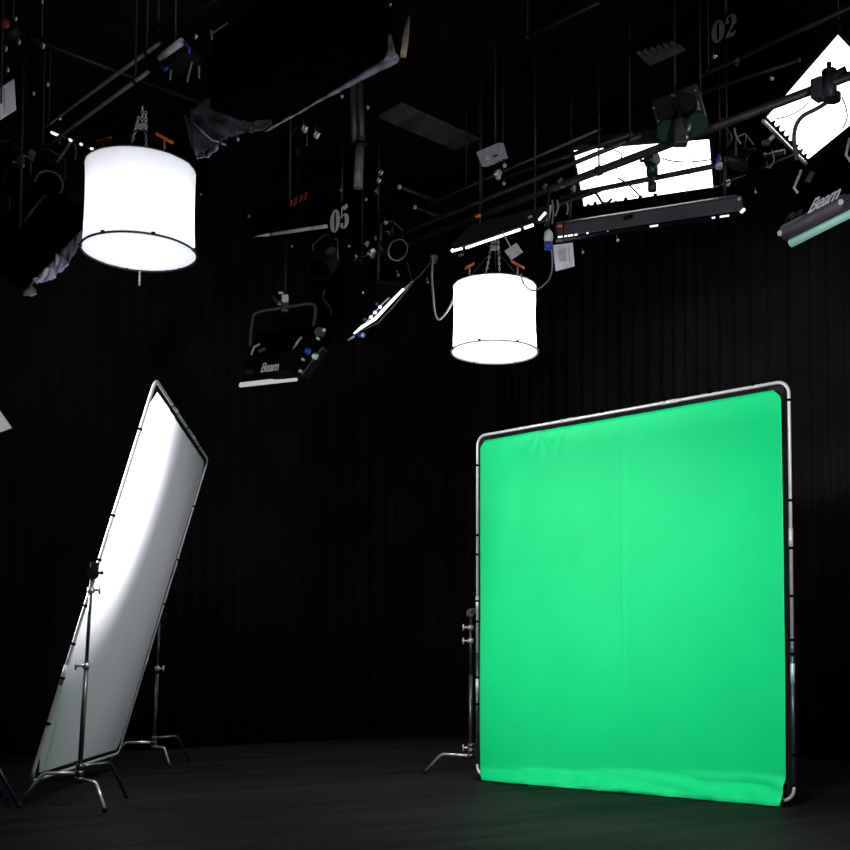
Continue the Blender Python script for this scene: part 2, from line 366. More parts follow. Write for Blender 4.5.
# ------------------------------------------------------------------ C-stands
def c_stand(base, top, legs, knobs, label, mat_col='stand_steel', hub=.22, clamp=None, lean=V((0, 0, 0))):
    t = thing('light_stand', base, label, 'light stand', 'steel light stands holding the two framed screens')
    X, Y, _ = base; P = lambda z, r=0: V((X, Y, z)) + lean * z
    MB().cyl(P(hub - .06), P(top * .62), .0175).build('column', mat_col, t)
    MB().cyl(P(top * .62), P(top), .0125).build('riser', mat_col, t)
    hb = MB()
    for k in range(3): hb.cyl(P(hub - .05 + k * .045), P(hub - .012 + k * .045), .03, 18)
    hb.build('leg_hub', mat_col, t)
    for k, (ang, L, dz, m) in enumerate(legs):
        d = V((math.cos(math.radians(ang)), math.sin(math.radians(ang)), 0)); h = hub - .03 + k * .045
        p0 = P(h) + d * .02; p1 = P(h) + d * (L * .62); p2 = P(0.014) + d * L; p2.z = .014
        corner = [p0, lerp(p0, p1, .88)]
        c0, c2 = lerp(p0, p1, .88), lerp(p1, p2, .18)
        for q_ in range(1, 5):
            a = q_ / 4; corner.append(lerp(lerp(c0, p1, a), lerp(p1, c2, a), a))
        leg = MB().tube(corner + [p2], .0125, 10).build('leg', m, t)
        MB().tube([p2 - Z * .006 - (p2 - p1).normalized() * .03, p2 - (p2 - p1).normalized() * -.004], .0155, 10).build('rubber_foot', 'black', leg)
    for (z, side) in knobs:
        c = P(z); d = V((side, -.3, 0)).normalized()
        k = MB().cyl(c - Z * .02, c + Z * .02, .026, 16).build('clamp_collar', 'chrome', t)
        MB().cyl(c, c + d * .07, .009, 10).cyl(c + d * .07 - Z * .03, c + d * .07 + Z * .03, .008, 10).build('t_handle', 'chrome', k)
    if clamp is not None:                     # grip head and arm that reach the screen frame
        hd = P(top); f = V(clamp)
        g = MB().cyl(hd + V((0, -.02, 0)), hd + V((0, .03, 0)), .042, 20).cyl(hd + V((0, -.045, 0)), hd + V((0, -.02, 0)), .034, 20).build('grip_head', 'black_gloss', t)
        MB().tube([hd, lerp(hd, f, .5) + Z * .01, f], .011, 10).build('grip_arm', 'stand_steel', g)
        MB().box(f, (.05, .05, .06)).build('frame_clamp', 'black', g, bevel=.006)
        MB().cyl(hd, hd + V((.075, -.03, 0)), .008, 10).ball(hd + V((.08, -.032, 0)), .014).build('t_handle', 'black', g)
pt = lerp(D_, A_, .515)
c_stand((-2.885, 8.19, 0), pt.z - .02, [(-48, .45, 0, 'chrome'), (186, .40, 0, 'chrome'), (72, .56, 0, 'stand_steel')], [(.963 + .02, -1), (pt.z - .14, 1)],
        'steel stand in front of the white panel, clamped to its near edge', lean=V((.045, -.003, 0)), clamp=pt + V((.0, -.03, .03)))
pt2 = lerp(C_, B_, .462)
c_stand((-3.335, 11.56, 0), pt2.z, [(-42, .30, 0, 'chrome'), (182, .46, 0, 'chrome'), (60, .5, 0, 'stand_steel')], [(.963 + .0, 1)],
        'steel stand behind the far edge of the white panel', lean=V((.03, 0, 0)), clamp=pt2 + V((.03, .03, 0)))
gp = G0 + Z * 1.43
c_stand((-.180, 10.42, 0), 1.46, [(146, .52, 0, 'chrome'), (25, .5, 0, 'stand_steel'), (75, .5, 0, 'stand_steel')], [(.26, -1), (1.21, -1), (1.33, -1)],
        'steel stand beside the left edge of the green screen', clamp=gp + V((-.02, .04, 0)))
# blue leg of a stand that stands outside the frame
t = thing('folding_stand', aty(-8, 806, 8.0) , 'blue metal stand leg reaching in at the lower left edge', 'light stand')
t.location.z = 0; WP[t.name] = V(t.location)
lp = [aty(-34, 735, 8.2), aty(-2, 768, 8.15), aty(19, 789, 8.1)]
ll = [lp[0], lp[1], V((lp[2].x, lp[2].y, .02))]
MB().tube(ll, .014, 10).build('leg', 'dark_blue', t)
MB().ball(ll[2] , .019).build('rubber_foot', 'black', t)
MB().tube([lp[0], V((lp[0].x, lp[0].y, 1.3))], .02, 12).build('column', 'black', t)
MB().tube([lp[0], V((lp[0].x - .45, lp[0].y + .1, .02))], .016, 10).build('leg', 'dark_blue', t)
MB().tube([lp[0], V((lp[0].x + .05, lp[0].y + .5, .02))], .016, 10).build('leg', 'dark_blue', t)

# ------------------------------------------------------------------ drum shaped space lights
def chain(mb, a, b, L=.034, r=.0045):
    n_ = max(2, int((b - a).length / (L * .78))); d = (b - a).normalized(); u, v_ = frame_of(d)
    for i in range(n_):
        c = lerp(a, b, (i + .5) / n_); s = u if i % 2 else v_
        pts = [c + d * (math.cos(t) * L / 2) + s * (math.sin(t) * L * .3) for t in (2 * PI * k / 8 for k in range(8))]
        mb.tube(pts, r, 5, closed=True)
    return mb
def space_light(c, label, watts, crimps, tail, hang, hoop):
    rb, rt, h = .425, .405, .646
    t = thing('space_light', c, label, 'studio light', 'drum shaped space lights hanging from the pipes')
    seg = 96; rows = []
    for j in range(17):
        z = h * j / 16; row = []
        for k in range(seg + 1):
            a = 2 * PI * k / seg
            r = lerp(.413, rt, j / 16) - .009 * math.sin(PI * j / 16)
            r += .004 * noise.noise(V((math.cos(a) * 3, math.sin(a) * 3, z * 1.5 + c.x))) + .006 * crimps * max(0, noise.noise(V((math.cos(a) * 5, math.sin(a) * 5, z + 4)))) * (j / 16)
            row.append(c + V((r * math.cos(a), r * math.sin(a), z)))
        rows.append(row)
    MB().sheet(rows).build('side_silk', 'silk', t)
    disc = ring(c + Z * .004, .42, seg)
    MB().add([c + Z * -.012] + disc, [(0, i + 1, (i + 1) % seg + 1) for i in range(seg)], True).build('bottom_silk', 'silk', t)
    MB().tube(ring(c, rb, 72), .009, 8, closed=True).build('bottom_hoop', hoop, t)
    MB().tube(ring(c + Z * h, rt + .003, 72), .006, 8, closed=True).build('top_hoop', 'pipe', t)
    for a in (200, 250, 300, 355, 60, 120):
        p = c + V((math.cos(math.radians(a)), math.sin(math.radians(a)), 0)) * rb
        MB().box(p + Z * .006, (.028, .028, .022)).build('hoop_clip', 'black', t, bevel=.004)
    # lamp head: black dish with six lamp arms, orange knobs at their ends
    top = c + Z * (h + .03)
    MB().tube([c + Z * (h - .02), c + Z * (h + .005), c + Z * (h + .006), top + Z * .03, top + Z * .045], [.39, .395, .16, .13, .05], 32).build('lamp_head', 'black_gloss', t)
    for a in (25, 85, 145, 205, 265, 325):
        d = V((math.cos(math.radians(a)), math.sin(math.radians(a)), 0))
        arm = MB().tube([top + d * .05, top + d * .30 + Z * .03], .014, 8).build('lamp_arm', 'black_gloss', t)
        if a in (205, 325):
            MB().box(top + d * .27 + Z * .14, (.145, .04, .03), x=V((-d.y, d.x, 0)) * .35 + d * .94 - Z * .62, y=V((-d.y, d.x, 0)), z=Z).build('handle', 'orange', arm, bevel=.008)
            MB().cyl(top + d * .27 + Z * .02, top + d * .27 + Z * .13, .008, 8).build('handle_post', 'chrome', arm)
    apex = top + Z * hang
    for a in (205, 325, 85):
        d = V((math.cos(math.radians(a)), math.sin(math.radians(a)), 0))
        MB().tube([apex, top + d * .27 + Z * .03], .005, 6).build('bridle_wire', 'pipe', t)
    mb = MB(); chain(mb, apex + V((.03, 0, .12)), top + V((.05, -.03, .05))); chain(mb, apex + V((-.02, 0, .08)), top + V((-.10, -.02, .03)))
    chain(mb, apex + V((0, .02, 0)), apex + V((0, .02, .17)))
    mb.build('chain', 'chrome', t)
    MB().box(apex, (.09, .03, .05)).build('hook', 'chrome', t, bevel=.006)
    if tail:
        a_ = c + V((-.12, .405, -.008)); mb = MB(); chain(mb, a_, a_ - Z * .11, .02, .004); mb.build('pull_chain', 'chrome', t)
    for k, (z, wt) in enumerate(((.25, 1.0),)):
        l = bpy.data.lights.new('lamp', 'POINT'); l.energy = watts * wt; l.shadow_soft_size = .18; l.color = (1, .99, .98)
        lo = bpy.data.objects.new('lamp', l); link(lo, t, c + Z * z)
D1 = V((-2.67, 8.695, 4.12)); D2 = V((.036, 11.226, 4.046))
space_light(D1, 'large white drum light at upper left, nearer of the two drums', 16.5, 1, True, .30, 'pipe')
space_light(D2, 'smaller white drum light hanging above the green screen', 70, .3, False, .36, 'white_card')

# ------------------------------------------------------------------ ceiling pipes
RZ = 5.3
def pipe(x0, y0, x1, y1, r, label, z=RZ, m='pipe', name='ceiling_pipe', hangs=(.08, .92), group=None, caps=False):
    a, b_ = atz(x0, y0, z), atz(x1, y1, z)
    t = thing(name, (a + b_) / 2, label, 'pipe', group)
    MB().tube([a, b_], r, 14).build('tube', m, t)
    for h in hangs:
        p = lerp(a, b_, h)
        MB().cyl(p + Z * r * .5, V((p.x, p.y, H)), .008, 8).build('hanger_rod', 'pipe_dull', t)
        MB().cyl(p - (b_ - a).normalized() * .02, p + (b_ - a).normalized() * .02, r * 1.25, 14).build('hanger_collar', 'pipe_dull', t)
    if caps: MB().ball(a, r * .9).build('end_cap', 'white_card', t)
    return a, b_
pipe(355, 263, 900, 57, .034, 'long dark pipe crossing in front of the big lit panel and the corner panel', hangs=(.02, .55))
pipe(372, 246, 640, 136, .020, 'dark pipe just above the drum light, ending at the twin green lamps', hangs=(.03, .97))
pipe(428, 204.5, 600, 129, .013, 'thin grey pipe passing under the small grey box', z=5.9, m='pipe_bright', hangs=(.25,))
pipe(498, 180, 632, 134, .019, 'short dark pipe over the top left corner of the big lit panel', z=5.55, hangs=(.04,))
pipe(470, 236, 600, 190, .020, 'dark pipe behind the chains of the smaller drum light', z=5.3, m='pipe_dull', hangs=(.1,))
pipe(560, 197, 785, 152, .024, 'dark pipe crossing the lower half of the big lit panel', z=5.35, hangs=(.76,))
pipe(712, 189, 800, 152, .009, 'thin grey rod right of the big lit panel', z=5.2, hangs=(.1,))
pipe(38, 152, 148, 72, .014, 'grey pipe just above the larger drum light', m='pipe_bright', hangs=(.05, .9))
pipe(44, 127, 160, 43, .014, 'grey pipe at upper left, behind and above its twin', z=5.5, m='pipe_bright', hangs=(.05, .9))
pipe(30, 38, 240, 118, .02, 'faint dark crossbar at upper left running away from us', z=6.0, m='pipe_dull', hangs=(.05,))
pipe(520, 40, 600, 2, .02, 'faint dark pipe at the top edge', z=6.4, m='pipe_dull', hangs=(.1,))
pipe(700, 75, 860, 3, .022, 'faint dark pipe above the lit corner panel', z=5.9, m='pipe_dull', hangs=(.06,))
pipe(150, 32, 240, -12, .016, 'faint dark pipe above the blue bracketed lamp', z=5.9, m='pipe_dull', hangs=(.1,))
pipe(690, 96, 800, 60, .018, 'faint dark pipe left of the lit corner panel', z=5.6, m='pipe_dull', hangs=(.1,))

# ------------------------------------------------------------------ clamps on the pipes
def pipe_clamp(x, y, z, s, label, m='chrome', small=True):
    p = atz(x, y, z); t = thing('pipe_clamp', p, label, 'clamp', 'pipe clamps in the ceiling rig')
    MB().cyl(p - A * .03 * s, p + A * .03 * s, .04 * s, 14).build('jaw', m, t)
    MB().box(p - Z * .055 * s, (.05 * s, .05 * s, .05 * s), x=A, y=B, z=Z).build('body', m, t, bevel=.005)
    MB().cyl(p - Z * .05 * s, p - Z * .05 * s - B * .08 * s + A * .02, .011 * s, 8).ball(p - Z * .05 * s - B * .085 * s + A * .02, .018 * s, 10).build('wing_bolt', m, t)
    return t
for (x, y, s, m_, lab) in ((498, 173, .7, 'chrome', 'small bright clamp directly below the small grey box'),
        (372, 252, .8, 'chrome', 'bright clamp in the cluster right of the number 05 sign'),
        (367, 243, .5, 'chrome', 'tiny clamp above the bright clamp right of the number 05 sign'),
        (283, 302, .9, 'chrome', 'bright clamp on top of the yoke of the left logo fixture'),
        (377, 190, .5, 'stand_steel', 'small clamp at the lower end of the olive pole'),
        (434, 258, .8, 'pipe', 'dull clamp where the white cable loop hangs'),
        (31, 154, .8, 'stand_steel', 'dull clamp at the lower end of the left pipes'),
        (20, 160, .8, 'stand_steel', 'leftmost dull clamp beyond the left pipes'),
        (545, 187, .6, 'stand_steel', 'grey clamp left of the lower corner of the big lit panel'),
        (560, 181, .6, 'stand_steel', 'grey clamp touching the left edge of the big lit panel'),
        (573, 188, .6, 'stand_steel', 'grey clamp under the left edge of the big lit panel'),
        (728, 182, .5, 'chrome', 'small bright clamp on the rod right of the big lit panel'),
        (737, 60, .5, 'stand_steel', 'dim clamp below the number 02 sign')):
    pipe_clamp(x, y, RZ, s, lab, m_)
def glint(x, y, z, r, label, m='chrome'):
    p = atz(x, y, z); t = thing('hook', p, label, 'hook')
    MB().tube(smoothpath([p + A * r, p - Z * r, p - A * r, p + Z * .6 * r]), r * .42, 8).build('bend', m, t)
    MB().cyl(p + Z * .6 * r - A * r * .9, p + Z * r * 3 - A * r * .9, r * .35, 8).build('shank', 'pipe_dull', t)
for (x, y, r, lab) in ((16, 18, .014, 'tiny bright hook in the top left corner'), (42, 1, .014, 'tiny hook at the top edge, far left'),
        (6, 48, .018, 'tiny bright hook at the left edge'), (19, 41, .02, 'grey hook right of the bright hook at the left edge'), (43, 45, .02, 'grey hook in the second column of hooks at upper left'),
        (8, 69, .018, 'hook directly above the white card at the left edge'), (48, 84, .016, 'lowest hook of the column right of the white card'),
        (34, 93, .014, 'dim hook lower right of the white card'), (305, 128, .03, 'grey bulb shaped hook left of the olive pole, upper one'),
        (317, 134, .03, 'grey bulb shaped hook left of the olive pole, lower one'), (238, 139, .015, 'small hook under the black crumpled skirt'),
        (342, 96, .014, 'tiny bright hook just left of the olive pole top'), (368, 107, .014, 'tiny bright hook just right of the olive pole'),
        (341, 190, .014, 'tiny bright hook above the number 05 sign'), (366, 199, .014, 'tiny bright hook upper right of the number 05 sign'),
        (249, 216, .016, 'tiny hook above the left end of the thin bright bar'), (364, 297, .02, 'dim hook above the slanted edge-lit fixture'),
        (312, 258, .012, 'dim hook below the thin bright bar'), (772, 78, .014, 'tiny hook left of the lit corner panel'),
        (740, 200, .014, 'dim hook above the right end of the long strip housing'), (715, 56, .014, 'tiny bright hook below the number 02 sign'),
        (201, 194, .012, 'tiny dim hook right of the larger drum'), (390, 4, .012, 'tiny hook at the top edge, middle')):
    glint(x, y, RZ, r, lab)
for (x, y, lab) in ((400, 187, 'upper of two pale pipe ends right of the olive pole'), (415.5, 207.5, 'lower of two pale pipe ends right of the olive pole')):
    a = atz(x, y, 5.9); t = thing('pipe_end', a, lab, 'pipe')
    MB().tube([a, a + B * .9], .024, 14).build('tube', 'pipe_dull', t)
    MB().cyl(a - B * .012, a, .024, 14).build('end_cap', 'white_card', t)

# ------------------------------------------------------------------ number signs
def strip2(pts, ws):
    L, R = [], []
    for i, (x, y) in enumerate(pts):
        a = pts[max(i - 1, 0)]; b_ = pts[min(i + 1, len(pts) - 1)]; dx, dy = b_[0] - a[0], b_[1] - a[1]; k = math.hypot(dx, dy)
        L.append((x - dy / k * ws[i] / 2, y + dx / k * ws[i] / 2)); R.append((x + dy / k * ws[i] / 2, y - dx / k * ws[i] / 2))
    return L, R
def add_strip(mb, pts, ws, o, x, y, t):
    L, R = strip2(pts, ws)
    for i in range(len(pts) - 1): mb.poly([L[i], L[i + 1], R[i + 1], R[i]], o, x, y, t)
def arc(cx, cy, rx, ry, a0, a1, n_=18): return [(cx + rx * math.cos(math.radians(lerp(a0, a1, k / n_))), cy + ry * math.sin(math.radians(lerp(a0, a1, k / n_)))) for k in range(n_ + 1)]
def digit(mb, ch, o, x, y, t):
    if ch == '0':
        pts = arc(.3, .5, .2, .44, 0, 360, 36); ws = [.07 + .17 * abs(math.cos(2 * PI * k / 36)) ** 1.5 for k in range(37)]; add_strip(mb, pts, ws, o, x, y, t)
    if ch == '5':
        add_strip(mb, [(.12, .90), (.3, .88), (.5, .92)], [.12, .2, .16], o, x, y, t)
        add_strip(mb, [(.13, .95), (.12, .5)], [.05, .05], o, x, y, t)
        pts = arc(.26, .33, .21, .27, 140, -160, 28); ws = [.05 + .19 * max(0, math.cos(math.radians(lerp(140, -160, k / 28)))) for k in range(29)]; add_strip(mb, pts, ws, o, x, y, t)
        add_strip(mb, arc(.13, .2, .05, .05, 0, 360, 10), [.09] * 11, o, x, y, t)
    if ch == '2':
        pts = arc(.28, .7, .2, .24, 160, -40, 20); ws = [.05 + .17 * max(0, math.cos(math.radians(lerp(160, -40, k / 20)))) for k in range(21)]; add_strip(mb, pts, ws, o, x, y, t)
        add_strip(mb, [(.44, .56), (.3, .34), (.1, .1)], [.12, .07, .06], o, x, y, t)
        add_strip(mb, [(.06, .08), (.25, .12), (.42, .08), (.53, .2)], [.1, .17, .17, .05], o, x, y, t)
        add_strip(mb, arc(.13, .72, .05, .05, 0, 360, 10), [.09] * 11, o, x, y, t)
def number_sign(x, y, z, chars, hgt, label):
    p = atz(x, y, z); t = thing('number_sign', p, label, 'sign')
    d = A; nn = -B
    wd = hgt * .62 * len(chars)
    o = p - d * wd / 2 - Z * hgt / 2
    MB().box(p - nn * .012, (wd * 1.2, .02, hgt * 1.3), x=d, y=nn, z=Z).build('plate', 'velvet', t)
    for i, ch in enumerate(chars):
        mb = MB(); digit(mb, ch, o + d * (i * hgt * .62), d * hgt, Z * hgt, nn * .004); mb.build('digit', 'shaded_number_paint' if chars == '02' else 'number_paint', t)
    MB().cyl(p + Z * hgt * .6 - nn * .02, V((p.x, p.y, RZ + .4)) - nn * .02, .008, 8).build('hanger_rod', 'pipe_dull', t)
number_sign(340, 219, 4.9, '05', .215, 'black plate with pale number 05 beside the olive pole')
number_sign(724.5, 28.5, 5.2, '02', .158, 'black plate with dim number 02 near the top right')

# ------------------------------------------------------------------ ceiling grille and slatted label
def quadz(pts, z): return [atz(x, y, z) for x, y in pts]
g = quadz([(378, 118), (402, 105), (483, 142), (458, 152)], 6.6)
t = thing('ceiling_grille', sum(g, V()) / 4, 'long dark slatted grille above the small grey box', 'grille')
MB().slab([p + Z * .03 for p in g], Z * .1).build('duct', 'black', t)
for k in range(7):
    a, b_ = lerp(g[0], g[1], (k + .5) / 7), lerp(g[3], g[2], (k + .5) / 7); wv = (g[1] - g[0]) * .055
    MB().slab([a - wv, b_ - wv, b_ + wv, a + wv], Z * .03).build('slat', 'dark_vent', t)
MB().slab([lerp(g[3], g[0], 0), g[2], lerp(g[2], g[1], .06), lerp(g[3], g[0], .06)], Z * .02).build('end_bar', 'label_grey', t)
g = quadz([(636, 54), (675, 42), (685, 51), (650, 66)], 5.9)
t = thing('slotted_plate', sum(g, V()) / 4, 'dim grey slotted plate at the top, left of the number 02 sign', 'plate')
MB().slab([lerp(g[0], g[3], .45), lerp(g[1], g[2], .45), g[2], g[3]], Z * .02).build('bar', 'label_grey', t)
for k in range(6):
    f0, f1 = k / 6 + .02, k / 6 + .10
    a, b_ = lerp(g[0], g[1], f0), lerp(g[0], g[1], f1); c_, d2 = lerp(g[3], g[2], f1), lerp(g[3], g[2], f0)
    MB().slab([a, b_, lerp(b_, c_, .5), lerp(a, d2, .5)], Z * .02).build('tooth', 'label_grey', t)

# ------------------------------------------------------------------ olive telescopic pole
p0 = atz(357, 62, 6.05); Yp = p0.y
t = thing('telescopic_pole', V((p0.x, Yp, 5)), 'olive hanging telescopic pole in the upper middle, worn at its lower end', 'pole')
for dx in (-4, 3):
    MB().tube([aty(357 + dx, 45, Yp), aty(357 + dx, 100, Yp), aty(359 + dx, 142, Yp)], .028, 14).build('tube', 'olive_pole', t)
MB().tube([aty(360, 138, Yp), aty(358, 188, Yp)], .038, 16).build('lower_tube', 'worn_pole', t)
MB().cyl(aty(361, 148, Yp), aty(361, 143, Yp), .052, 16).build('collar', 'black', t)
MB().cyl(aty(357, 45, Yp), V((aty(357, 45, Yp).x, Yp, H)), .03, 12).build('ceiling_tube', 'black', t)

# ------------------------------------------------------------------ thin bright bar left of sign 05
a, b_ = atz(253, 237, 5.0), atz(327, 226, 5.0)
t = thing('strip_light', (a + b_) / 2, 'thin bright bar left of the number 05 sign', 'light')
MB().tube([a, lerp(a, b_, .23)], [.002, .016], 10).build('edge', 'number_paint', t)
MB().tube([lerp(a, b_, .25), b_], .017, 10).build('edge', 'number_paint', t)
up = Z * .30
MB().slab([a + Z * .02, b_ + Z * .02, b_ + up, a + up], B * .25).build('housing', 'velvet', t, bevel=.01)
def text(body, size, o, x, nrm, m, parent, name, shear=0, ext=.002, bold=0.0, squash=1.0):
    cu = bpy.data.curves.new(name, 'FONT'); cu.body = body; cu.size = size; cu.extrude = ext; cu.shear = shear; cu.offset = bold; cu.space_character = .92
    tmp = bpy.data.objects.new('tmp', cu); C.collection.objects.link(tmp)
    me = bpy.data.meshes.new_from_object(tmp.evaluated_get(bpy.context.evaluated_depsgraph_get())); bpy.data.objects.remove(tmp)
    x = V(x).normalized(); nrm = V(nrm).normalized(); y = nrm.cross(x).normalized()
    R = Matrix((x * squash, y, nrm)).transposed().to_4x4(); me.transform(R); me.materials.clear(); me.materials.append(M[m])
    ob = bpy.data.objects.new(name, me); link(ob, parent, V(o)); return ob
f0 = (a + b_) / 2 + Z * .26 - B * .004
for k, (dx, wd) in enumerate(((-.02, .05), (.05, .045), (.115, .07), (.20, .06), (.27, .05))):     # the worn rust coloured marking, unreadable in the dark
    MB().box(f0 + A * (dx - .02), (wd * .8, .004, .07 - .01 * (k % 2)), x=A + Z * .1, y=B, z=Z + A * .2).build('marking', 'rust_paint', t)
MB().box(f0 + A * -.14 , (.09, .004, .015), x=A, y=B, z=Z).build('marking', 'label_grey', t)
MB().cyl((a + b_) / 2 + up, V(((a + b_).x / 2, (a + b_).y / 2, H)), .012, 8).build('hanger_rod', 'pipe_dull', t)

# ------------------------------------------------------------------ logo fixtures (bank lights with a white word on the skirt)
def bank(name_lab, pts, Y, word_px, word_size, strip_mat, yoke, yoke_top, knobs, ang, depth=.5, tilt=0):
    """pts: front skirt corners (tl, tr, br, bl) as seen; Y: distances left / right"""
    YL, YR = Y
    tl, tr, br, bl = aty(*pts[0], YL), aty(*pts[1], YR), aty(*pts[2], YR), aty(*pts[3], YL)
    t = thing('bank_light', (tl + br) / 2, name_lab, 'studio light', 'black bank lights with a white word on the skirt')
    x = (tr - tl).normalized(); yv = (tl - bl).normalized(); nn = x.cross(yv).normalized()
    if nn.y > 0: nn = -nn
    back = -nn * .10
    MB().slab([bl, br, tr, tl], back).build('skirt', 'black_gloss', t, bevel=.012)
    return t, tl, tr, br, bl, x, yv, nn
# left one
t, tl, tr, br, bl, x, yv, nn = bank('black bank light with white word hanging left of centre over the dark drape',
    [(247, 357), (322, 347), (300, 376), (239, 385)], (11.3, 10.6), None, None, None, None, None, None, 0)
s0, s1 = aty(240, 385, 11.25), aty(297, 378.5, 10.7)
MB().box((s0 + s1) / 2, ((s1 - s0).length, .03, .045), x=s1 - s0, y=nn, z=yv).build('diffuser_edge', 'lit_grey', t, bevel=.008)
k = [aty(247, 357, 11.3), aty(322, 347, 10.6), aty(318, 326, 10.9), aty(256, 334, 11.6)]
MB().slab(k, V((.05, .35, .12))).build('reflector_back', 'velvet', t, bevel=.02)
lo = aty(262.5, 373.5, 10.95) + nn * .03
text('Beam', .135, lo, x, nn, 'logo_white', t, 'word', shear=.15, squash=.92, bold=.0016)
text('Para', .105, aty(243.5, 376, 11.15) + nn * .025, x, nn, 'logo_yellow', t, 'word', shear=.15)
def P_(x_, y_, Y_=11.1): return aty(x_, y_, Y_)
yk = smoothpath([P_(250, 346), P_(252, 322), P_(256, 313), P_(275, 309), P_(300, 305), P_(312, 304), P_(315.5, 310), P_(313, 328), P_(310, 344)], 5)
MB().tube(yk, .016, 10).build('yoke', 'charcoal', t)
for (x_, y_, r, m_) in ((307, 351, .032, 'blue'), (314, 356, .030, 'white_plastic'), (302, 359, .013, 'number_paint'), (299.5, 370.5, .016, 'number_paint'), (317, 338, .012, 'white_plastic')):
    p = P_(x_, y_, 10.6); MB().cyl(p - nn * .0, p - nn * .03, r, 16).ball(p, r * .8, 10).build('knob', m_, t)
p = P_(320, 333, 10.8); MB().cyl(p + V((0, -.03, 0)), p + V((0, .02, 0)), .05, 20).build('tilt_disc', 'charcoal', t)
MB().ball(P_(324, 330, 10.7), .018, 10).build('knob', 'white_plastic', t)
for (pp) in ([(251, 355), (254, 347), (260, 344)], [(293, 350), (298, 341), (302, 337)]):
    MB().tube([P_(a_, b__, 10.9) for a_, b__ in pp], .011, 8).build('latch', 'number_paint', t)
MB().box(P_(262, 350, 11.0), (.07, .01, .03), x=V((1, 0, .5)), y=(0, 1, 0), z=V((-.5, 0, 1))).build('latch', 'charcoal', t)
p = P_(285, 307); MB().box(p, (.07, .07, .1)).build('spigot', 'stand_steel', t, bevel=.01)
MB().cyl(p, V((p.x, p.y, RZ)), .02, 12).build('drop_tube', 'black', t)
p = P_(286, 300); MB().box(p + V((0, -.05, .0)), (.065, .03, .075)).build('bracket', 'white_plastic', t, bevel=.01)
MB().box(P_(281, 293), (.05, .03, .02)).build('bracket', 'white_plastic', t, bevel=.005)
MB().tube([P_(272, 296), P_(278, 303), P_(284, 297)], .012, 8).build('bracket', 'charcoal', t)
# right one
t, tl, tr, br, bl, x, yv, nn = bank('black bank light with white word and teal edge at the right side',
    [(784, 228), (872, 182), (880, 200), (788, 241)], (9.0, 8.3), None, None, None, None, None, None, 0)
s0, s1 = aty(791, 243, 8.95), aty(880, 198, 8.25)
MB().tube([s0, s1], .034, 12).build('diffuser_edge', 'lit_teal', t)
s0, s1 = aty(785, 233, 8.92), aty(846, 202, 8.4)
MB().tube([s0, s1], .062, 16).build('skirt_roll', 'plum_grey', t)
for p in (s0, s1): MB().cyl(p + nn * .05, p + nn * .065, .022, 12).build('knob', 'number_paint', t)
k = [aty(786, 226, 9.05), aty(872, 181, 8.35), aty(866, 128, 8.9), aty(806, 166, 9.5)]
MB().slab(k, V((.15, .35, .25))).build('reflector_back', 'velvet', t, bevel=.02)
kn = (k[1] - k[0]).cross(k[3] - k[0]).normalized(); kn = kn if kn.y < 0 else -kn
text('Beam', .25, aty(814, 222.5, 8.68) + kn * .09, k[1] - k[0], kn, 'logo_white', t, 'word', shear=0, squash=.56, bold=.003)
text('Para', .155, aty(786, 226, 8.95) + kn * .03, k[1] - k[0], kn, 'logo_yellow', t, 'word', shear=.12, squash=.7)
MB().tube([aty(801, 171, 8.9), aty(794, 188, 8.8), aty(798, 193, 8.8)], .011, 8).build('latch', 'number_paint', t)
MB().box(aty(810, 177, 8.9), (.04, .01, .09), x=V((1, 0, -.3)), y=(0, 1, 0), z=V((.5, 0, 1))).build('latch', 'charcoal', t)
MB().tube([aty(850, 138, 8.6), aty(846, 155, 8.6), aty(852, 163, 8.6)], .011, 8).build('latch', 'number_paint', t)
cl = atz(830, 87, RZ)
yk = smoothpath([aty(832, 99, 8.75), aty(818, 108, 8.75), aty(803, 116, 8.8), aty(796, 126, 8.85), aty(794, 140, 8.9), aty(797, 160, 8.95)], 6)
MB().tube(yk, .017, 12).build('yoke', 'plum_grey', t)
MB().cyl(aty(833, 101, 8.75), aty(833, 94, 8.75), .06, 16).build('spigot', 'plum_grey', t)
t = thing('pipe_clamp', cl, 'big dark clamp silhouetted against the lit corner panel', 'clamp')
MB().box(cl + V((-.08, 0, -.02)), (.09, .12, .15), x=A, y=B, z=Z).build('jaw', 'plum_grey', t, bevel=.01)
MB().tube([cl + V((-.02, -.05, .10)), cl + V((-.02, -.05, -.12))], .055, 14).build('body', 'pipe', t)
MB().cyl(cl + V((-.02, -.05, .09)), cl + V((-.02, -.05, .16)), .018, 10).build('bolt', 'pipe', t)
MB().tube([cl + V((-.02, -.05, .02)), cl + V((.10, -.1, .06))], .05, 12).build('collar', 'pipe', t)

# ------------------------------------------------------------------ lit panels above the pipes
def lit_panel(pts, z, label, teeth=None, rim=.03, hangto=True):
    g = quadz(pts, z); c = sum(g, V()) / 4
    t = thing('softlight_panel', c, label, 'studio light')
    MB().slab(g, Z * .02).build('diffuser', 'lit_panel', t)
    out = [c + (p - c) * 1.035 for p in g]
    mb = MB()
    for i in range(4):
        j = (i + 1) % 4; mb.slab([g[i], g[j], out[j], out[i]], Z * .12)
    mb.build('frame', 'plum_grey', t)
    MB().slab([p + Z * .03 for p in out], Z * .1).build('housing', 'black', t)
    for i in (0, 2): MB().cyl(out[i] + Z * .1, V((out[i].x, out[i].y, H)), .012, 8).build('hanger_rod', 'pipe_dull', t)
    return t, g
t, g = lit_panel([(574, 150.5), (709, 139.5), (713, 187), (584, 206)], 5.95, 'big white lit panel seen behind the crossing pipes, upper right of centre')
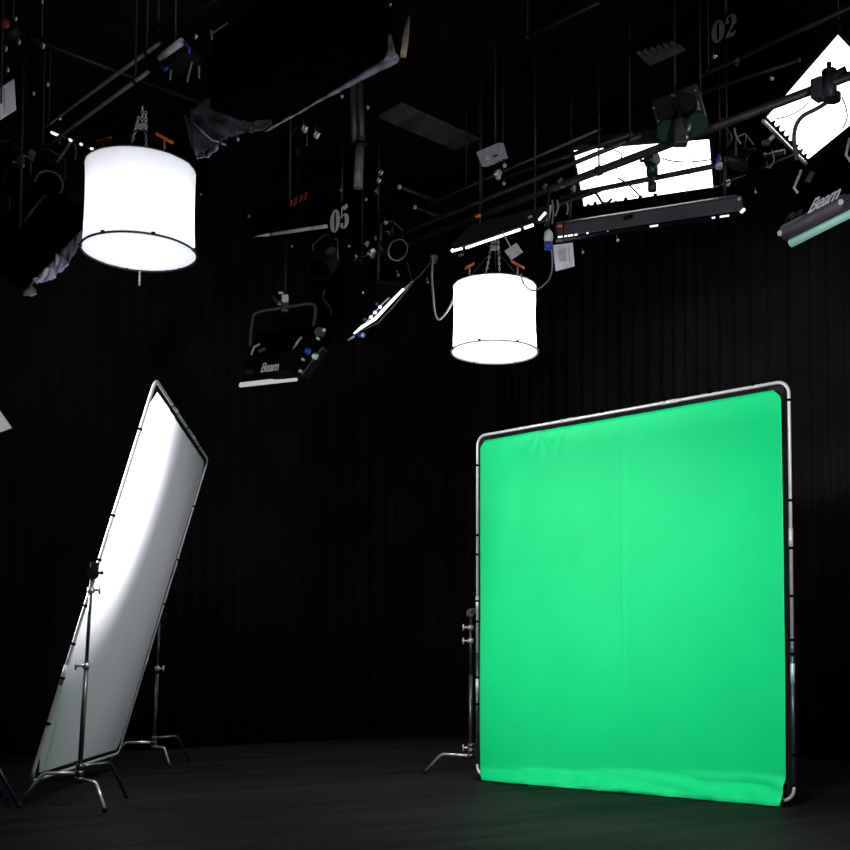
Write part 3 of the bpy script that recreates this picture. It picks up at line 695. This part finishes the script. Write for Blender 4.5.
for f in (.04, .1, .17, .26, .36, .48, .6):                                        # clips along its lower edge
    p = lerp(lerp(g[3], g[2], f), g[0], .03 + .05 * (f % .13) * 8); MB().box(p - Z * .03, (.035, .045 + .1 * (f % .07), .02)).build('edge_clip', 'velvet', t)
t2, g2 = lit_panel([(838, 35), (891, 92), (808, 159), (767, 117)], 5.95, 'white lit panel cut by the right edge at the upper right corner')
for f in [k / 9 + .05 for k in range(9)]:
    p = lerp(g2[3], g2[2], f); q_ = (g2[0] - g2[3]).normalized()
    MB().poly([(0, 0), (.05, .10), (.10, 0)], p - Z * .03, (g2[2] - g2[3]).normalized(), q_, -Z * .01).build('crate_tooth', 'black', t2)
o0, o1 = lerp(g2[3], g2[2], -.04) - Z * .03, lerp(g2[3], g2[2], 1.12) - Z * .03
o0 -= (g2[0] - g2[3]).normalized() * .045; o1 -= (g2[0] - g2[3]).normalized() * .045
MB().tube([o0, lerp(o0, o1, .62)], .017, 10).build('side_bar', 'silver_tube', t2)
MB().tube([lerp(o0, o1, .70), o1], .017, 10).build('side_bar', 'silver_tube', t2)
# clamp and drop below the long pipe, dark against the big panel
p = atz(652, 160, RZ)
t = thing('pipe_clamp', p, 'dark clamp silhouetted in the middle of the big lit panel', 'clamp')
MB().cyl(p - A * .05, p + A * .05, .055, 14).build('jaw', 'pipe', t)
MB().cyl(p - Z * .02, p - Z * .13, .05, 14).build('body', 'green_lamp', t)
MB().cyl(p - Z * .12, p - Z * .24, .022, 12).build('spigot', 'pipe', t)
MB().cyl(p - Z * .20, p - Z * .27, .038, 12).build('collar', 'pipe', t)
MB().cyl(p + Z * .03 - A * .12, p + Z * .0, .014, 8).build('bolt', 'pipe', t)

# twin green lamps on a plate
pl = [aty(651, 101, 9.3), aty(696, 83, 9.0), aty(706, 119, 9.0), aty(658, 131, 9.3)]
t = thing('twin_lamp', sum(pl, V()) / 4, 'dark square plate with two black lamps and green rims above the big lit panel', 'lamp')
MB().slab(pl, V((.03, .05, .0))).build('plate', 'charcoal', t, bevel=.006)
for (x_, y_, Y_) in ((668, 117, 9.15), (689, 107, 8.95)):
    p = aty(x_, y_, Y_); d = V((-.3, -1, -.1)).normalized()
    L_ = MB().tube([p, p + d * .08, p + d * .13], [.085, .08, .06], 20).build('lamp_body', 'black', t)
for (x_, y_, Y_) in ((667, 126, 9.05), (697, 119, 8.85)):
    p = aty(x_, y_, Y_)
    MB().tube([p + V((0, .03, 0)), p - V((0, .02, .05))], [.075, .085], 20).build('rim', 'green_lamp', t)
MB().box(aty(681, 133, 8.95), (.10, .1, .20)).build('bracket', 'charcoal', t, bevel=.01)
MB().cyl(aty(690, 124, 8.7), aty(688.5, 131, 8.7), .012, 8).build('lever', 'chrome', t)
MB().ball(aty(687, 137, 8.85), .012, 8).build('bolt', 'white_plastic', t)
MB().box(aty(673, 95.5, 9.05), (.035, .012, .012)).build('tag', 'number_paint', t)
p = aty(675, 100, 9.25); MB().cyl(p, V((p.x, p.y, H)), .012, 8).build('hanger_rod', 'pipe_dull', t)
for (x_, y_) in ((653.5, 108), (700, 109), (695.5, 90)): MB().ball(aty(x_, y_, 9.0), .008, 8).build('bolt', 'number_paint', t)

# ------------------------------------------------------------------ long strip housing under the big panel
q = [aty(554, 224, 10.4), aty(742, 195, 9.5), aty(744, 211, 9.5), aty(557, 238, 10.4)]
t = thing('strip_housing', sum(q, V()) / 4, 'long plum grey strip housing running below the big lit panel', 'studio light')
MB().slab(q, V((.02, .3, .13))).build('housing', 'plum_grey', t, bevel=.02)
q2 = [aty(556, 239, 10.35), aty(744, 212, 9.45), aty(744, 216, 9.5), aty(556, 243, 10.4)]
MB().slab(q2, V((.02, .25, .09))).build('lower_lip', 'black_gloss', t, bevel=.008)
for (x_, l) in ((558, 9), (568, 5), (574.5, 3), (586.5, 2), (650, 8), (720, 9), (712, 3)):
    f = (x_ - 556) / 188; Yd = lerp(10.3, 9.4, f); yy = lerp(237.5, 211.5, f) + (0 if x_ < 600 else 2)
    MB().tube([aty(x_, yy, Yd), aty(x_ + l, yy - l * .145, Yd)], .008, 8).build('indicator', 'lit_dot', t)
MB().tube([aty(741, 212.5, 9.38), aty(744.5, 209, 9.38)], .013, 8).build('indicator', 'lit_dot', t)
MB().box(aty(560, 226, 10.33), (.05, .01, .02)).build('tag', 'orange', t)
MB().box(aty(628, 217, 10.0), (.10, .02, .03), x=A).build('tag', 'black', t)
MB().ball(aty(739, 199, 9.38), .015, 8).build('bolt', 'number_paint', t)
for (x_, y_, Y_) in ((570, 226, 10.6), (725, 200, 9.9)):
    p = aty(x_, y_, Y_); MB().cyl(p, V((p.x, p.y, RZ + .1)), .012, 8).build('hanger_rod', 'pipe_dull', t)

# ------------------------------------------------------------------ tube fixture above the smaller drum
q = [aty(449, 246, 10.7), aty(472, 224, 10.9), aty(548, 205, 10.3), aty(545, 221, 10.0)]
t = thing('tube_light', sum(q, V()) / 4, 'flat tube light with one thin bright tube above the smaller drum', 'light')
MB().slab(q, V((.05, .12, .05))).build('reflector', 'charcoal', t, bevel=.008)
def tb(x0, y0, x1, y1, Y0, Y1, r, m_='lit_tube', nm='tube'): MB().tube([aty(x0, y0, Y0), aty(x1, y1, Y1)], r, 10).build(nm, m_, t)
tb(452, 251, 462, 248.5, 10.62, 10.55, .011); tb(466, 247.8, 520, 229.5, 10.5, 10.1, .012); tb(524.5, 228, 533, 225, 10.05, 10.0, .013)
MB().ball(aty(452.5, 250.5, 10.6), .018, 8).build('tube_end', 'lit_tube', t)
tb(539, 220, 545.5, 212.5, 9.95, 9.9, .011)
tb(448, 250.5, 535, 222.5, 10.68, 10.05, .022, 'black_gloss', 'reflector_lip')
MB().box(aty(478, 216, 10.4), (.06, .03, .025), x=A, y=B, z=Z).build('end_block', 'orange', t, bevel=.006)
MB().box(aty(461, 254.5, 10.5), (.06, .02, .025), x=A, y=B, z=Z).build('end_block', 'charcoal', t, bevel=.006)
MB().box(aty(530, 217, 10.2), (.045, .02, .02), x=A, y=B, z=Z).build('end_block', 'number_paint', t, bevel=.006)
for (x_, y_, Y_) in ((480, 228, 10.7), (535, 212, 10.3)):
    p = aty(x_, y_, Y_); MB().cyl(p, V((p.x, p.y, H)), .01, 8).build('hanger_rod', 'pipe_dull', t)

# ------------------------------------------------------------------ slanted edge-lit fixture left of the smaller drum
q = [aty(351, 337, 10.6), aty(404, 288, 10.2), aty(412, 281, 10.6), aty(376, 281, 11.0), aty(347, 312, 11.1), aty(345, 332, 10.9)]
t = thing('slanted_light', aty(378, 310, 10.6), 'black slanted fixture with a bright edge line left of the smaller drum', 'studio light')
nq = len(q); tv = V((.0, .2, .05))
MB().add(q + [p + tv for p in q], [list(range(nq)), [nq + i for i in range(nq)][::-1]] + [(i, (i + 1) % nq, nq + (i + 1) % nq, nq + i) for i in range(nq)]).build('housing', 'black_gloss', t)
tbp = [aty(354, 333.5, 10.5), aty(362, 327, 10.45), aty(375, 319, 10.35), aty(388, 305, 10.25), aty(403.5, 289, 10.1)]
MB().tube(tbp, [.008, .014, .014, .014, .010], 10).build('lit_edge', 'lit_tube', t)
MB().tube([aty(362, 331, 10.5), aty(378, 323, 10.4), aty(394, 306, 10.3), aty(412, 283, 10.2)], .008, 8).build('lip', 'charcoal', t)
MB().tube([aty(366, 322, 10.4), aty(375, 312, 10.35), aty(383, 303, 10.3), aty(389, 298, 10.2)], .007, 8).build('inner_rail', 'number_paint', t)
for (x_, y_, m_) in ((371, 317, 'lit_dot'), (375, 312.5, 'lit_dot'), (380, 307, 'lit_dot')):
    MB().ball(aty(x_, y_, 10.3), .016, 8).build('indicator', m_, t)
MB().ball(aty(364, 319, 10.4), .02, 8).build('knob', 'green_lamp', t)  # coloured knobs here are put in for coloured reflections
MB().ball(aty(377, 304, 10.35), .018, 8).build('knob', 'blue', t)
MB().cyl(aty(359, 335.5, 10.4), aty(363, 335, 10.3), .026, 12).build('knob', 'blue', t)
MB().ball(aty(362.5, 335, 10.25), .018, 10).build('knob', 'white_plastic', t)
MB().tube([aty(348, 340, 10.5), aty(354, 336.5, 10.45)], .009, 8).build('hook', 'number_paint', t)
p = aty(378, 285, 10.9); MB().cyl(p, V((p.x, p.y, RZ)), .015, 10).build('drop_tube', 'black', t)

# ------------------------------------------------------------------ small boxes and cards
def plate(name, pts, Ys, m_, label, cat, thick=.05, extras=()):
    q = [aty(x_, y_, Y_) for (x_, y_), Y_ in zip(pts, Ys)]; c = sum(q, V()) / 4
    t = thing(name, c, label, cat); nn = (q[1] - q[0]).cross(q[3] - q[0]).normalized()
    if nn.y < 0: nn = -nn
    MB().slab(q, nn * thick).build('body', m_, t, bevel=.004)
    for (u_, v_, wd, hg, mm, nm) in extras:
        p = lerp(lerp(q[0], q[1], u_), lerp(q[3], q[2], u_), v_); xx = (q[1] - q[0]).normalized(); yy = (q[3] - q[0]).normalized()
        MB().box(p - nn * .004, (wd, hg, .01), x=xx, y=yy, z=nn).build(nm, mm, t, bevel=.003)
    return t, c
t, c = plate('junction_box', [(476, 152), (498, 142.5), (502.5, 158), (482, 167)], (10.0, 9.8, 9.8, 10.0), 'grey_box', 'small grey junction box tilted above the upper pipes in the middle', 'box', .07,
      ((.35, .62, .03, .03, 'white_plastic', 'knob'), (.75, .72, .055, .012, 'black', 'slot'), (.45, .2, .015, .015, 'white_plastic', 'bolt')))
MB().cyl(c + V((.05, .06, .05)), V((c.x + .05, c.y + .06, H)), .01, 8).build('hanger_rod', 'pipe_dull', t)
t, c = plate('grey_card', [(504, 251), (516, 243), (522.5, 252.5), (511, 260)], (10.2, 10.1, 10.1, 10.2), 'grey_box', 'plain grey square tag above the right side of the smaller drum', 'card', .012)
MB().cyl(c + V((.0, .02, 0)), c + V((-.10, .03, .2)), .005, 6).build('cord', 'number_paint', t)
t, c = plate('control_box', [(552.5, 245), (572.5, 242.5), (574.5, 266), (555.5, 271)], (10.0, 9.95, 9.95, 10.0), 'white_card', 'white control card hanging under the left end of the long strip housing', 'box', .02,
      ((.45, .45, .07, .11, 'grey_box', 'knob'), (.38, .42, .045, .05, 'white_plastic', 'knob'), (.78, .5, .008, .15, 'grey_box', 'seam'), (.4, .12, .05, .008, 'grey_box', 'slot')))
MB().cyl(c + V((.0, .02, .1)), c + V((.0, .03, .32)), .008, 6).build('hanger_rod', 'pipe_dull', t)
p = aty(548.5, 238, 9.9)
t = thing('bulb_knob', p, 'small pale green bulb with blue base left of the white control card', 'lamp')
MB().tube([p + Z * .075, p + Z * .05, p, p - Z * .04], [.012, .034, .042, .03], 16).build('bulb', 'white_plastic', t)
MB().cyl(p - Z * .04, p - Z * .10, .036, 16).build('base', 'blue', t)
MB().cyl(p + Z * .07, p + Z * .45, .008, 8).build('cord', 'pipe_dull', t)
p = aty(719, 160, 9.4)
t = thing('cable_plug', p, 'small blue plug right of the big lit panel', 'plug')
MB().tube([p - Z * .03, p, p + Z * .05], [.022, .02, .008], 12).build('grip', 'blue', t)
MB().cyl(p - Z * .03, p - Z * .07, .03, 12).build('base', 'number_paint', t)
p = aty(766, 143, 9.2)
t = thing('lamp_fitting', p, 'dim grey fitting lower left of the lit corner panel', 'fitting')
MB().box(p, (.06, .05, .045)).build('body', 'charcoal', t, bevel=.01)
MB().cyl(p, p + V((.06, -.02, .05)), .015, 10).build('lever', 'number_paint', t)
t, c = plate('white_card', [(-14, 97), (14.5, 78.5), (16.5, 110), (-14, 129)], (8.3, 8.6, 8.6, 8.3), 'white_card', 'white card cut by the left edge near the top', 'card', .02, ((.6, .5, .01, .2, 'grey_box', 'seam'),))
MB().cyl(c, V((c.x, c.y, H)), .008, 6).build('hanger_rod', 'pipe_dull', t)
t, c = plate('grey_flag', [(-26, 408), (0, 410), (12.5, 428), (-20, 440)], (8.0, 7.9, 7.8, 7.9), 'grey_card', 'corner of a grey flag cut by the left edge at mid height', 'flag', .01)
MB().tube([aty(-22, 425, 8.0), V((aty(-22, 425, 8.0).x, 8.0, 0.02))], .012, 8).build('pole', 'black', t)
# blue bracketed lamp, upper left
q = [aty(158, 56, 8.2), aty(182, 40, 8.0), aty(190, 51, 8.0), aty(165, 69, 8.2)]
t = thing('bracketed_lamp', sum(q, V()) / 4, 'dark lamp with grey bar and blue brackets at the upper left', 'lamp')
MB().slab([lerp(q[0], q[3], .15), lerp(q[1], q[2], .15), q[2], q[3]], V((.05, .2, .05))).build('body', 'black', t, bevel=.01)
MB().tube([aty(159.5, 57.5, 8.15), aty(182, 41.5, 7.95)], .026, 12).build('bar', 'grey_box', t)
MB().tube([aty(160, 63, 8.15), aty(165, 70, 8.1), aty(168, 67, 8.1)], .011, 8).build('bracket', 'blue', t)
MB().tube([aty(184, 42, 7.95), aty(190, 49, 7.95), aty(189, 53, 7.95)], .011, 8).build('bracket', 'blue', t)
p = aty(175, 50, 8.3); MB().cyl(p, V((p.x, p.y, H)), .012, 8).build('hanger_rod', 'pipe_dull', t)
# short bright rods of another fixture, left of the larger drum
t = thing('rod_fixture', aty(70, 140, 9.6), 'row of short bright rod ends left of the larger drum top', 'light')
for (x0, y0, x1, y1) in ((51.5, 132.5, 58.5, 135.5), (69.5, 139.5, 71, 140.5), (80, 143.5, 81.5, 144.5), (88, 147, 92.5, 149)):
    MB().tube([aty(x0, y0, 9.6), aty(x1, y1, 9.55)], .011, 8).build('rod', 'lit_dot', t)
MB().tube([aty(48, 130, 9.63), aty(94, 149, 9.57)], .02, 8).build('rail', 'black_gloss', t)
MB().tube([aty(72, 141, 9.6), aty(64, 152, 9.6), aty(56, 163, 9.6)], .012, 8).build('arm', 'charcoal', t)
p = aty(60, 135, 9.65); MB().cyl(p, V((p.x, p.y, RZ + .1)), .012, 8).build('hanger_rod', 'pipe_dull', t)
MB().tube(smoothpath([aty(73, 142, 9.5), aty(76, 150, 9.5), aty(75, 160, 9.5)]), .008, 6).build('cord', 'charcoal', t)

# ------------------------------------------------------------------ black overhead boxes with cloth skirts
def patch(px, Y, name, m_, parent, amp=.05, nx=14, ny=10, seed=0):
    """px: top polyline and bottom polyline"""
    top, bot = px; rows = []
    def along(pl, f):
        f *= len(pl) - 1; i = min(int(f), len(pl) - 2); f -= i
        return (lerp(pl[i][0], pl[i + 1][0], f), lerp(pl[i][1], pl[i + 1][1], f))
    for j in range(ny + 1):
        row = []
        for i in range(nx + 1):
            a_ = along(top, i / nx); b__ = along(bot, i / nx); v_ = j / ny
            Yd = Y + .12 * i / nx * -1
            p = aty(lerp(a_[0], b__[0], v_), lerp(a_[1], b__[1], v_), Yd)
            k = amp * (noise.noise(V((i * .42 - j * .28, j * .12, seed))) + .45 * noise.noise(V((i * .8 - j * .55, j * .2, seed + 4))))
            row.append(p + V((0, -k, k * .15)))
        rows.append(row)
    return MB().sheet(rows).build(name, m_, parent, solid=.004)
a, b_ = atz(268, 131, 5.0), atz(398, 57, 5.0)
t = thing('skirted_softbox', (a + b_) / 2, 'large black softbox with silver hem across the top, left of the olive pole', 'studio light')
back = -B * .55
MB().hexa([a, b_, b_ + back * .9, a + back * .9], [p + Z * .5 + back * .0 for p in (a, b_, b_ + back * .9, a + back * .9)]).build('body', 'velvet', t)
hem = []
for k in range(25):
    f = k / 24; p = lerp(a, b_, f); hem.append((p, .006 + .03 * max(0, f - .45) * 1.6 + (.004 if k % 3 else 0)))
MB().tube([p - Z * .01 - B * .02 + Z * .006 * noise.noise(p * 5) for p, _ in hem], [r for _, r in hem], 8).build('hem', 'silver_cloth', t)
patch(([(391, 33), (394, 45), (396, 58)], [(387, 33), (388, 50), (383, 62)][::1]), 7.4, 'hem_corner', 'silver_cloth', t, .02, 8, 4, 3)
patch(([(410, 14), (409, 35), (406, 58)], [(407, 16), (402, 38), (400, 57)]), 7.35, 'side_curtain', 'brown_cloth', t, .02, 8, 4, 5)
patch(([(188, 112), (200, 100), (222, 92), (248, 96), (270, 100)], [(197, 158), (212, 145), (226, 140), (245, 134), (272, 126)]), 8.5, 'skirt', 'grey_cloth', t, .085, 26, 16, 1)
patch(([(184, 115), (190, 116), (196, 121), (210, 135), (224, 143)], [(190, 142), (192, 148), (196, 155), (205, 152), (218, 147)]), 8.42, 'skirt_fold', 'grey_cloth', t, .05, 14, 8, 2)
patch(([(206, 154), (212, 149), (218, 145)], [(197, 160), (208, 157), (218, 150)]), 8.35, 'skirt_tip', 'silver_cloth', t, .03, 8, 4, 7)
MB().tube([aty(x_, y_, 8.3) for x_, y_ in ((193, 122), (203, 132), (212, 140), (226, 145))], .008, 6).build('skirt_edge', 'silver_cloth', t)
for f in (.1, .9):
    p = lerp(a, b_, f) + back * .5; MB().cyl(p + Z * .4, V((p.x, p.y, H)), .015, 8).build('hanger_rod', 'pipe_dull', t)
t = thing('skirted_softbox', aty(45, 250, 9.2), 'black softbox at far left with crumpled silver skirt tip beside the larger drum', 'studio light')
patch(([(81, 231), (70, 244), (60, 254)], [(84, 238), (77, 250), (70, 263)]), 9.0, 'skirt', 'grey_cloth', t, .05, 10, 6, 3)
patch(([(61, 254), (56, 257), (46, 270), (34, 281)], [(70, 263), (61, 273), (50, 281), (36, 283)]), 8.95, 'skirt_fold', 'silver_cloth', t, .06, 16, 8, 4)
patch(([(31, 285), (29, 288), (23, 295)], [(36, 290), (37, 294), (31, 296)]), 8.95, 'skirt_tip', 'silver_cloth', t, .02, 6, 4, 5)
MB().tube([aty(82, 231, 9.0), aty(60, 254, 9.05), aty(33, 282, 9.1), aty(23, 294, 9.1)], .009, 8).build('rim', 'charcoal', t)
bq = [aty(80, 232, 9.1), aty(26, 291, 9.15), aty(-20, 262, 9.9), aty(30, 205, 9.9)]
MB().slab(bq, V((0, .1, .25))).build('body', 'velvet', t)
MB().tube([aty(24, 222, 9.6), aty(34, 208, 9.6), aty(46, 195, 9.6)], .014, 8).build('arm', 'olive_pole', t)
p = aty(20, 240, 9.7); MB().cyl(p, V((p.x, p.y, H)), .015, 8).build('hanger_rod', 'pipe_dull', t)

# ------------------------------------------------------------------ cables
def cable(pts, r, m_, label, nm='cable', group=None):
    tag(MB().tube(smoothpath([aty(*p) for p in pts], 8), r, 8).build(nm, m_), label, 'cable', group)
cable([(433, 256, 11.2), (432, 275, 11.2), (433, 295, 11.2), (435, 313, 11.2), (439, 319.5, 11.2), (446, 313, 11.2), (453, 300, 11.3), (457, 280, 11.4)], .011, 'cable', 'white cable hanging in a loop left of the smaller drum')
cable([(521, 274, 10.7), (524, 284, 10.7), (532, 290.5, 10.7), (540, 288, 10.7), (549, 279, 10.7), (552.5, 265, 10.7), (551, 245, 10.6)], .008, 'cable', 'thin dark cable looping over the top right rim of the smaller drum')
cable([(407, 262, 11.3), (410, 275, 11.3), (411, 283, 11.3), (404, 288, 11.3)], .008, 'cable_black', 'black cable hanging above the slanted edge-lit fixture')
cable([(431, 262, 11.2), (420, 275, 11.2), (414, 280, 11.1), (410, 283, 11)], .008, 'cable_black', 'black cable from the dull clamp to the slanted edge-lit fixture')
cable([(325, 290, 11.3), (323, 298, 11.3), (330, 308, 11.3), (331, 316, 11.3)], .008, 'cable_black', 'black cable right of the yoke of the left logo fixture')
cable([(614, 150, 10.2), (622, 155, 10.2), (617, 164, 10.2), (617, 170, 10.2)], .006, 'cable_black', 'thin cord dangling over the left half of the big lit panel')
cable([(662, 158, 9.7), (672, 161, 9.7), (690, 162, 9.7), (708, 160, 9.7), (722, 158, 9.6)], .006, 'cable_black', 'thin cord strung across the right half of the big lit panel')
cable([(700, 142, 10.0), (694, 160, 10.0), (688, 180, 10.0), (686, 195, 10.0)], .004, 'cable_black', 'hair thin cord hanging down the right half of the big lit panel')
cable([(842, 97, 8.6), (846, 108, 8.6), (847, 118, 8.6), (843, 128, 8.6)], .006, 'cable', 'pale cable hanging beside the big dark clamp')
cable([(808, 103, 8.7), (800, 110, 8.7), (788, 116, 8.75), (776, 119, 8.8)], .005, 'cable', 'thin pale cable across the lit corner panel')
cable([(734, 128, 9.2), (736, 136, 9.2), (741, 144, 9.2)], .008, 'cable', 'short pale cable end between the two lit panels')
cable([(772, 150, 9.1), (774, 160, 9.1), (770, 168, 9.1)], .006, 'cable', 'small cable loop right of the thin grey rod')
for k_, (x_, y0, y1, m_) in enumerate(((552, 200, 224, 'cable'), (557, 200, 216, 'cable'), (567, 203, 214, 'cable'), (547, 202, 226, 'cable_black'))):
    cable([(x_, y0, 10.1), (x_ + 1, (y0 + y1) / 2, 10.1), (x_ - (k_ % 2) * 2, y1, 10.1)], .009, m_,
          ('grey cable end, second from left in the bunch left of the strip housing', 'short grey cable end in the middle of the bunch left of the strip housing', 'curled grey cable end, rightmost of the bunch left of the strip housing', 'dark cable end, leftmost of the bunch left of the strip housing')[k_], group='cable ends above the strip housing')
for (pp, lab) in (([(193, 56), (190, 70), (187, 82)], 'upper left, directly right of the blue bracketed lamp'), ([(171, 70), (170, 80)], 'directly below the blue bracketed lamp'),
                  ([(199, 66), (199, 78)], 'to the right of the pair below the bracketed lamp'), ([(211, 30), (212, 40)], 'upper left, below the top pipe'), ([(242, 12), (244, 20)], 'near the top edge above the skirted softbox')):
    cable([(x_, y_, 8.2) for x_, y_ in pp], .008, 'cable', 'short grey strap hanging ' + lab, 'hanging_strap')
cable([(213, 33, 8.2), (220, 28, 8.2), (228, 23, 8.2)], .008, 'cable', 'short grey rod slanting up near the top left pipe', 'short_rod')

# ------------------------------------------------------------------ dark lamp heads that fill the rig
def fresnel(x, y, Y, s, label, aim):
    p = aty(x, y, Y); d = V(aim).normalized(); u, v_ = frame_of(d)
    t = thing('spot_lamp', p, label, 'lamp', 'black spot lamps in the dark rig')
    MB().tube([p - d * .16 * s, p - d * .14 * s, p + d * .12 * s, p + d * .15 * s], [.06 * s, .11 * s, .13 * s, .13 * s], 20).build('housing', 'black_gloss', t)
    MB().cyl(p + d * .15 * s, p + d * .155 * s, .11 * s, 20).build('lens', 'velvet', t)
    for s_ in (-1, 1):
        MB().box(p + d * .2 * s + v_ * .15 * s * s_, (.26 * s, .12 * s, .006), x=u, y=d + v_ * .4 * s_, z=v_).build('barn_door', 'velvet', t)
    h = p + Z * .28 * s
    MB().tube([p + u * .15 * s, p + u * .15 * s + Z * .2 * s, h, p - u * .15 * s + Z * .2 * s, p - u * .15 * s], .009, 8).build('yoke', 'charcoal', t)
    MB().cyl(h, V((h.x, h.y, RZ + .05)), .012, 8).build('drop_tube', 'pipe_dull', t)
fresnel(48, 178, 10.6, 1.0, 'black spot lamp left of the larger drum, below the left pipes', (.3, -.6, -.6))
fresnel(10, 168, 11.2, 1.0, 'black spot lamp at the left edge below the white card', (.5, -.3, -.6))
fresnel(325, 262, 11.4, 1.0, 'black spot lamp below the number 05 sign', (-.3, -.6, -.6))
fresnel(392, 245, 11.6, .9, 'black spot lamp between the number 05 sign and the smaller drum', (.5, -.6, -.6))
fresnel(298, 150, 11.6, .9, 'black spot lamp above the thin bright bar', (-.5, -.6, -.4))
for (x, y, r, lab) in ((381, 172, .022, 'upper of two short bright bolts right of the olive pole end'), (379, 180, .022, 'lower of two short bright bolts right of the olive pole end'),
        (386, 222, .02, 'grey hook above the black lamp ring right of the number 05 sign'), (376, 238, .018, 'grey hook directly above the bright clamp right of the number 05 sign'),
        (356, 256, .016, 'dim hook left of the bright clamp right of the number 05 sign'), (349, 246, .014, 'dim hook below the number 05 sign, right side'),
        (292, 246, .012, 'dim hook below the middle of the thin bright bar'), (428, 282, .014, 'dim hook beside the white cable loop'),
        (398, 275, .016, 'dim hook upper right of the slanted edge-lit fixture'), (505, 165, .018, 'bright bolt lower right of the small grey box'),
        (504, 183, .016, 'lowest bolt in the clamp group under the small grey box'), (768, 166, .014, 'dim hook right of the black spot lamp, lower'),
        (608, 232, .016, 'dim hook hanging under the middle left of the long strip housing'), (618, 240, .016, 'lowest dim hook under the long strip housing'),
        (583, 252, .014, 'dim hook just right of the white control card'), (756, 192, .012, 'tiny dim hook upper right of the long strip housing'),
        (23, 165, .02, 'dim hook among the dull clamps at the left edge'), (60, 118, .014, 'dim hook between the two grey pipes at upper left'),
        (196, 36, .016, 'grey hook right of the blue bracketed lamp'), (305, 12, .014, 'dim hook at the top edge left of centre')):
    glint(x, y, RZ, r, lab)
p = aty(5, 23, 7.6)
t = thing('indicator_lamp', p, 'small dim red lamp at the left edge near the top', 'lamp')
MB().ball(p, .035, 12).build('lens', 'rust_paint', t)
MB().cyl(p + V((.02, .02, 0)), p + V((.02, .12, 0)), .045, 14).build('housing', 'black', t)
MB().cyl(p + V((.02, .08, 0)), p + V((.02, .08, 1.2)), .008, 8).build('hanger_rod', 'pipe_dull', t)
cable([(722, 118, 9.4), (726, 128, 9.4), (731, 137, 9.4), (727, 146, 9.4)], .012, 'cable_black', 'twisted black cable hanging between the two lit panels')
cable([(586, 196, 10.3), (592, 190, 10.3), (598, 196, 10.3), (604, 204, 10.3), (612, 199, 10.3)], .012, 'cable_black', 'black cable tangle over the lower left corner of the big lit panel')
cable([(618, 178, 10.2), (628, 184, 10.2), (634, 190, 10.2), (640, 196, 10.2)], .008, 'cable_black', 'black cord slanting down across the lower part of the big lit panel')
fresnel(745, 160, 9.6, .8, 'black spot lamp between the two lit panels', (.5, -.6, -.4))
